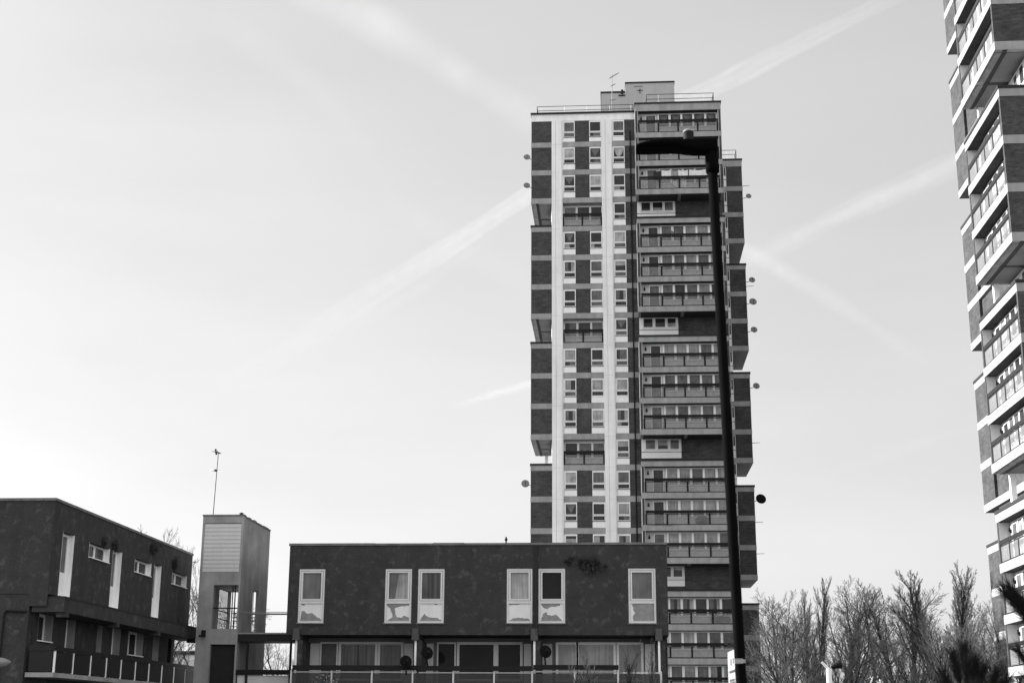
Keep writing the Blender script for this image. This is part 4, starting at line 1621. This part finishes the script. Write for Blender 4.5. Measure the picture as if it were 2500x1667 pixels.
# ------------------------------------------------------------------ buildings glimpsed through the trees
far = thing('low_building', 'low white building behind the trees beside the sunlit tower', 'building', (29.5, 150, 0), 'low buildings behind the trees')
b = MB()
b.box(-3.0, 1.6, 0, 8, 0, 6.6, 'white_paint')
b.build('wall', far)
b = MB()
b.box(-3.1, 1.7, -0.1, 8.1, 6.602, 6.9, 'grey_boards')
b.build('roof', far)
far = thing('low_building', 'pale low house behind trees seen under the left block canopy', 'building', (-24.5, 80, 0), 'low buildings behind the trees')
b = MB()
b.box(-3.0, 1.5, 0, 6, 0, 5.4, 'balcony_paint')
for k in range(3):
    b.box(-2.4 + k * 1.3, -1.7 + k * 1.3, -0.03, -0.002, 3.4, 4.5, 'pane_dark')
b.build('wall', far)
b = MB()
b.box(-3.1, 1.6, -0.1, 6.1, 5.402, 5.6, 'dark_coping')
b.build('roof', far)


# ------------------------------------------------------------------ bare trees
def tree_mesh(seed, height, kind):
    R = random.Random(seed)
    trunk, crown = MB(), MB()

    def grow(p, d, length, r, depth):
        segs = 4 if depth < 3 else 3
        pts = [(p, r)]
        q = p.copy()
        dd = d.copy()
        up = {'broad': 0.10, 'poplar': 0.30, 'vase': 0.16, 'shrub': 0.12}[kind]
        for s in range(segs):
            dd = (dd + Vector((R.gauss(0, .12), R.gauss(0, .12), R.gauss(0, .06) + up * (0.5 if depth else 0.3)))).normalized()
            q = q + dd * (length / segs)
            rr_ = r * (1 - 0.75 * (s + 1) / segs) if depth else r * (1 - 0.62 * (s + 1) / segs)
            pts.append((q.copy(), max(rr_, 0.0075 if kind != 'shrub' else 0.0045)))
        tgt = trunk if depth <= 1 else crown
        nn = 7 if depth == 0 else (5 if depth == 1 else 3)
        for (a, ra), (c, rc) in zip(pts, pts[1:]):
            tgt.tube(a, c, ra, rc, 'bark' if depth <= 1 else 'twig', nn, False)
        if depth >= maxd:
            return
        cnt = {'broad': (11, 8, 6, 5), 'poplar': (28, 9, 5, 4), 'vase': (12, 8, 7, 4), 'shrub': (16, 6, 5, 3)}[kind][depth]
        t0 = {'broad': 0.3, 'poplar': 0.14, 'vase': 0.2, 'shrub': 0.1}[kind] if depth == 0 else 0.22
        ph = R.uniform(0, 6.28)
        for i in range(cnt):
            t = t0 + (0.98 - t0) * (i + R.uniform(0, .8)) / cnt
            f_ = t * segs
            k = min(int(f_), segs - 1)
            a, ra = pts[k]
            c, rc = pts[k + 1]
            pp = a.lerp(c, f_ - k)
            rad = ra + (rc - ra) * (f_ - k)
            base = (c - a).normalized()
            ph += 2.4 + R.uniform(-.5, .5)
            o = base.orthogonal().normalized()
            o = Matrix.Rotation(ph, 3, base) @ o
            ang = {'broad': R.uniform(.55, 1.0), 'poplar': R.uniform(.28, .5), 'vase': R.uniform(.38, .75), 'shrub': R.uniform(.3, .7)}[kind]
            nd = (base * math.cos(ang) + o * math.sin(ang)).normalized()
            ll = {'broad': (0.52, 0.5, 0.48, 0.5), 'poplar': (0.34, 0.42, 0.5, 0.55), 'vase': (0.60, 0.5, 0.48, 0.5), 'shrub': (0.5, 0.5, 0.5, 0.5)}[kind][depth]
            fall = (1.08 - 0.65 * t) if depth == 0 else (1.05 - 0.45 * t)
            grow(pp, nd, length * ll * fall * R.uniform(.75, 1.15), max(rad * 0.6, 0.006), depth + 1)
    maxd = 4 if kind != 'shrub' else 3
    hgt = height * {'broad': 0.82, 'poplar': 0.95, 'vase': 0.8, 'shrub': 0.6}[kind]
    grow(Vector((0, 0, 0)), Vector((0, 0, 1)), hgt, height * 0.014, 0)
    zmax = max(v[2] for v in crown.v)
    k = height / zmax
    for m in (trunk, crown):
        m.v = [(x * k, y * k, z * k) for x, y, z in m.v]
    return trunk, crown


PROTO = {}


def tree(kind, seed, name, label, loc, height, rot, group, protoh=12.0, sx=1.0):
    key = (kind, seed)
    if key not in PROTO:
        t, c = tree_mesh(seed, protoh, kind)
        o = thing(name, label, 'tree', loc, group)
        t.build('trunk', o)
        c.build('crown', o)
        PROTO[key] = o
    else:
        o = copy_tree(PROTO[key])
        o['label'] = label
        o['group'] = group
        o.location = loc
    s = height / protoh
    o.scale = (s * sx, s * sx, s)
    o.rotation_euler = (0, 0, rot)
    return o


GR = 'bare trees behind the flats on the right'
BT, PT = 'bare_tree', 'bare_poplar'
RT = [('vase', 1, BT, 'spreading bare tree touching the right edge of the main tower', 11.2, 100, 11.0, 0.3, 1.15),
      ('poplar', 2, PT, 'thin upright poplar just right of the tree touching the tower', 12.9, 98, 11.7, 1.0, 0.75),
      ('poplar', 2, PT, 'thin upright poplar with two spires left of the wide bare tree', 13.7, 101, 11.2, 2.2, 0.7),
      ('vase', 3, BT, 'widest bare tree in the middle of the row right of the tower', 16.5, 100, 12.0, 0.8, 1.25),
      ('broad', 4, BT, 'open bare tree behind the right half of the widest tree', 18.3, 108, 12.2, 4.0, 1.0),
      ('poplar', 5, PT, 'upright poplar between the widest tree and the tall poplars', 19.8, 102, 11.0, 0.0, 0.9),
      ('poplar', 5, PT, 'tall dense poplar, first of three spires near the sunlit tower', 21.6, 100, 12.5, 1.7, 1.0),
      ('poplar', 2, PT, 'tall dense poplar, middle one of three spires near the sunlit tower', 23.1, 102, 12.6, 3.0, 1.1),
      ('poplar', 5, PT, 'tallest poplar, last of three spires near the sunlit tower', 24.6, 101, 13.0, 4.4, 1.0),
      ('vase', 1, BT, 'low spreading bare tree in front of the three tall poplars', 22.0, 92, 9.2, 2.0, 1.2),
      ('vase', 3, BT, 'bare tree reaching in front of the edge of the sunlit tower', 25.0, 96, 10.0, 3.6, 1.0),
      ('broad', 4, BT, 'dense low bare tree at the foot of the main tower edge', 11.0, 90, 8.6, 1.2, 1.0),
      ('vase', 3, BT, 'low bare tree beside the white lamp column, left of it', 13.2, 88, 7.8, 5.0, 1.1),
      ('broad', 4, BT, 'low bare tree right of the white lamp column', 17.0, 89, 7.5, 2.6, 1.1),
      ('vase', 1, BT, 'small bare tree low between the widest tree and the first poplar', 19.6, 90, 7.8, 4.1, 1.1),
      ('broad', 4, BT, 'dense low bare tree under the tallest poplar', 24.0, 89, 8.0, 0.5, 1.1),
      ('vase', 3, BT, 'low bare tree hard against the foot of the main tower', 10.2, 86, 8.0, 2.2, 1.2),
      ('vase', 1, BT, 'low bare tree behind the white lamp column', 14.9, 93, 8.8, 3.3, 1.2),
      ('poplar', 5, PT, 'short poplar behind the widest bare tree', 15.4, 110, 11.6, 2.9, 1.1),
      ('vase', 1, BT, 'bare tree filling the gap before the first tall poplar', 20.6, 96, 9.3, 5.5, 1.1),
      ('vase', 3, BT, 'low bare tree in front of the middle tall poplar', 22.6, 87, 8.2, 1.3, 1.2),
      ('broad', 4, BT, 'low bare tree beside the pine top', 20.2, 84, 7.2, 3.7, 1.1),
      ('vase', 6, BT, 'rounded bare tree between the widest tree and the tall poplars', 20.6, 106, 11.3, 0.9, 1.15),
      ('vase', 6, BT, 'rounded bare tree behind the three tall poplars', 23.0, 112, 12.6, 3.9, 1.2),
      ('vase', 6, BT, 'rounded bare tree between the thin poplars and the tower', 11.9, 106, 11.0, 5.1, 1.1),
      ('vase', 3, BT, 'small bare tree between the tower foot and the lamp column', 12.0, 92, 8.9, 0.9, 1.1)]
for kind, seed, name, lab, x, y, h, rot, sx in RT:
    tree(kind, seed, name, lab, (x, y, 0), h, rot, GR, sx=sx)
GL = 'bare trees behind the stair tower'
for kind, seed, lab, x, y, h, rot, sx in (
        ('vase', 1, 'bare tree rising above the roof of the left dark block', -20.7, 64, 10.5, 0.4, 0.8),
        ('vase', 1, 'second bare tree over the same dark roof, nearer the stair tower', -19.5, 62, 9.6, 2.2, 0.7),
        ('vase', 1, 'bare tree showing in the gap between left block and stair tower', -18.6, 64, 9.0, 4.1, 0.7),
        ('broad', 4, 'bare tree seen through the landing of the stair tower', -18.0, 68, 7.6, 1.1, 0.9),
        ('vase', 3, 'small bare tree seen under the footbridge', -15.9, 70, 6.0, 3.1, 0.9)):
    tree(kind, seed, BT, lab, (x, y, 0), h, rot, GL, sx=sx)
for lab, x, y, h, rot, sx in (('bare whippy shrub in front of the last gallery window, tallest twigs there', 0.35, 42.8, 4.15, 0.3, 0.7),
                              ('bare shrub rising in front of the broken end of the dark handrail', -0.55, 42.5, 3.75, 2.1, 0.8),
                              ('low bare shrub under the dark dish of the third flat', -1.25, 42.6, 3.45, 4.0, 0.7),
                              ('slim bare shrub at the corner of the flats nearest the lamp post', 0.85, 43.2, 4.2, 5.2, 0.4)):
    tree('shrub', 9, 'bare_shrub', lab, (x, y, 0), h, rot, 'bare shrubs', protoh=4.0, sx=sx)


# ------------------------------------------------------------------ pines close to the camera
def pine(label, loc, shoots, seed):
    R = random.Random(seed)
    o = thing('pine_tree', label, 'tree', loc, 'pine trees close to the camera')
    wood, fol = MB(), MB()
    top = max(s[2] for s in shoots)
    wood.tube((0, 0, 0), (0, 0, top * 0.8), 0.06, 0.02, 'bark', 8)
    for x, y, z in shoots:
        tip = Vector((x, y, z))
        hd = max(0.3, z - 0.45 - abs(x) * 0.4)
        root = Vector((0, 0, min(hd, top * 0.8)))
        mid = root.lerp(tip, 0.55) + Vector((0, 0, -0.06))
        wood.tube(root, mid, 0.02, 0.014, 'bark', 5, False)
        wood.tube(mid, tip, 0.014, 0.005, 'bark', 5, False)
        L_ = (tip - mid).length
        for i in range(360):
            t = R.random()
            p = mid.lerp(tip, t)
            d = (tip - mid).normalized()
            s = Vector((R.gauss(0, 1), R.gauss(0, 1), R.gauss(0, 1)))
            s = (s - d * s.dot(d)).normalized()
            nd = (d * R.uniform(0.8, 1.3) + s * R.uniform(0.2, 0.75)).normalized()
            ln = R.uniform(0.13, 0.24)
            w = nd.orthogonal().normalized() * 0.003
            w2 = nd.cross(w.normalized()) * 0.003
            e = p + nd * ln
            fol.poly([p - w, p + w, e], 'needle')
            fol.poly([p - w2, p + w2, e], 'needle')
    wood.build('trunk', o)
    fol.build('needles', o)
    return o


R = random.Random(41)
sh = [(-0.62, 0, 3.04), (-0.5, 0.1, 2.92), (-0.42, -0.1, 2.80), (-0.3, 0.1, 2.75), (-0.18, 0, 2.78), (-0.05, .1, 2.9), (-0.55, 0.1, 2.40), (-0.42, 0.0, 2.42), (-0.3, 0.2, 2.35), (-0.5, 0, 2.12), (-0.36, 0.1, 2.16), (-0.2, -.1, 2.2), (-0.28, .1, 2.0), (-0.45, .1, 1.95)]
sh += [(R.uniform(-.35, .5), R.uniform(-.3, .4), R.uniform(1.6, 2.6)) for _ in range(22)]
sh += [(-0.62 + 0.05 * k + R.uniform(-.04, .04), R.uniform(-.1, .1), 2.98 - 0.055 * k + R.uniform(-.04, .04)) for k in range(9)]
pine('dark pine at the right edge close by, long needled shoots across the sunlit tower', (4.62, 15.0, -0.04), sh, 3)
sh = [(0, 0, 2.44), (-0.10, 0.05, 2.36), (0.10, 0, 2.30), (0.2, 0.1, 2.24), (0.0, -.1, 2.28), (0.3, 0, 2.2), (-.2, 0.1, 2.18), (0.42, 0.1, 2.12), (0.12, .1, 2.15)]
sh += [(R.uniform(-.35, .8), R.uniform(-.3, .4), R.uniform(1.6, 2.08)) for _ in range(26)]
pine('dark blurred pine top at the bottom, left of the sunlit tower foot', (3.55, 15.2, -0.05), sh, 4)


# ------------------------------------------------------------------ vapour trails across the sky
def sky_point(dx, dy, alt):
    """Point at height alt on the line of sight of a measured direction (photo pixels, 2352 wide)."""
    sx, sy = dx * 2500 / 2352 - 1250, dy * 2500 / 2352 - 833.5
    d = r2 * (sx / 3472.2) + u2 * (-sy / 3472.2) + fwd
    return EYE + d * ((alt - EYE.z) / d.z)


def contrail(label, pts, w0, w1, a, fades, alt=4000.0, scale=0.004):
    mat = 'contrail_%d' % len([k for k in MATS if k.startswith('contrail')])
    contrail_mat(mat, a, scale)
    P = [sky_point(x, y, alt) for x, y in pts]
    # resample
    pl = []
    for p, q in zip(P, P[1:]):
        for i in range(12):
            pl.append(p.lerp(q, i / 12))
    pl.append(P[-1])
    n = len(pl)
    m = MB()
    rings = []
    fade = []
    base = pl[0].copy()
    R = random.Random(len(label))
    for i, p in enumerate(pl):
        t = i / (n - 1)
        d = (pl[min(i + 1, n - 1)] - pl[max(i - 1, 0)]).normalized()
        s = d.cross(Vector((0, 0, 1))).normalized()
        u = Vector((0, 0, 1))
        dist = (p - EYE).length
        w = (w0 + (w1 - w0) * t) / 3267.0 * dist * 0.5 * (1 + 0.10 * math.sin(9 * t + w0) + 0.06 * math.sin(23 * t + w1))
        rings.append([tuple(p - base + s * math.cos(2 * math.pi * k / 16) * w + u * math.sin(2 * math.pi * k / 16) * w) for k in range(16)])
        x = t * (len(fades) - 1)
        k = min(int(x), len(fades) - 2)
        fade += [fades[k] + (fades[k + 1] - fades[k]) * (x - k)] * 16
    m.rings(rings, mat, cap=False)
    o = m.build('contrail', None, smooth=True, loc=base)
    at = o.data.attributes.new('fade', 'FLOAT', 'POINT')
    at.data.foreach_set('value', fade)
    o.visible_shadow = True
    return tag(o, label, 'vapour trail', 'vapour trails in the sky')


contrail('broad soft vapour trail sloping down from the top edge to the tower roof', [(640, -60), (850, 45), (1010, 140), (1130, 215), (1290, 315)], 125, 95, 0.125, (0.5, 0.9, 1.0, 0.9, 0.8))
contrail('longest vapour trail, rising from lower left to the left edge of the tower', [(430, 940), (640, 815), (860, 672), (1040, 562), (1300, 390)], 60, 54, 3.2, (0.25, 0.65, 0.85, 1.0, 1.0))
contrail('faint second strand just under the longest vapour trail', [(640, 860), (820, 742), (960, 660), (1120, 540)], 40, 42, 1.4, (0.0, 0.7, 0.8, 0.4))
contrail('short bright vapour trail ending at the tower left edge halfway down', [(1030, 938), (1100, 915), (1160, 897), (1300, 858)], 16, 28, 2.0, (0.0, 0.7, 1.0, 1.0))
contrail('vapour trail rising to the right from the tower roof to the top edge', [(1480, 275), (1620, 210), (1760, 140), (1900, 70), (2080, -20)], 54, 42, 0.9, (1.0, 1.0, 0.8, 0.6, 0.3))
contrail('soft vapour trail between the two towers, rising to the right', [(1650, 640), (1800, 560), (1960, 480), (2120, 410), (2320, 320)], 58, 58, 0.7, (0.5, 0.8, 1.0, 0.8, 0.6))
contrail('soft vapour trail between the two towers, falling to the right', [(1600, 510), (1750, 595), (1900, 682), (2040, 775), (2160, 850)], 54, 46, 0.48, (0.8, 1.0, 0.9, 0.8, 0.0))
contrail('faint wide vapour trail crossing the left sky toward the tower', [(520, 60), (740, 210), (920, 480), (1100, 590), (1290, 700)], 95, 70, 0.09, (0.3, 0.8, 0.5, 0.7, 0.8))
contrail('faint low vapour trail just above the bare trees on the right', [(1830, 1120), (1960, 1070), (2080, 1030), (2260, 970)], 40, 40, 0.2, (0.0, 0.8, 0.8, 0.4))
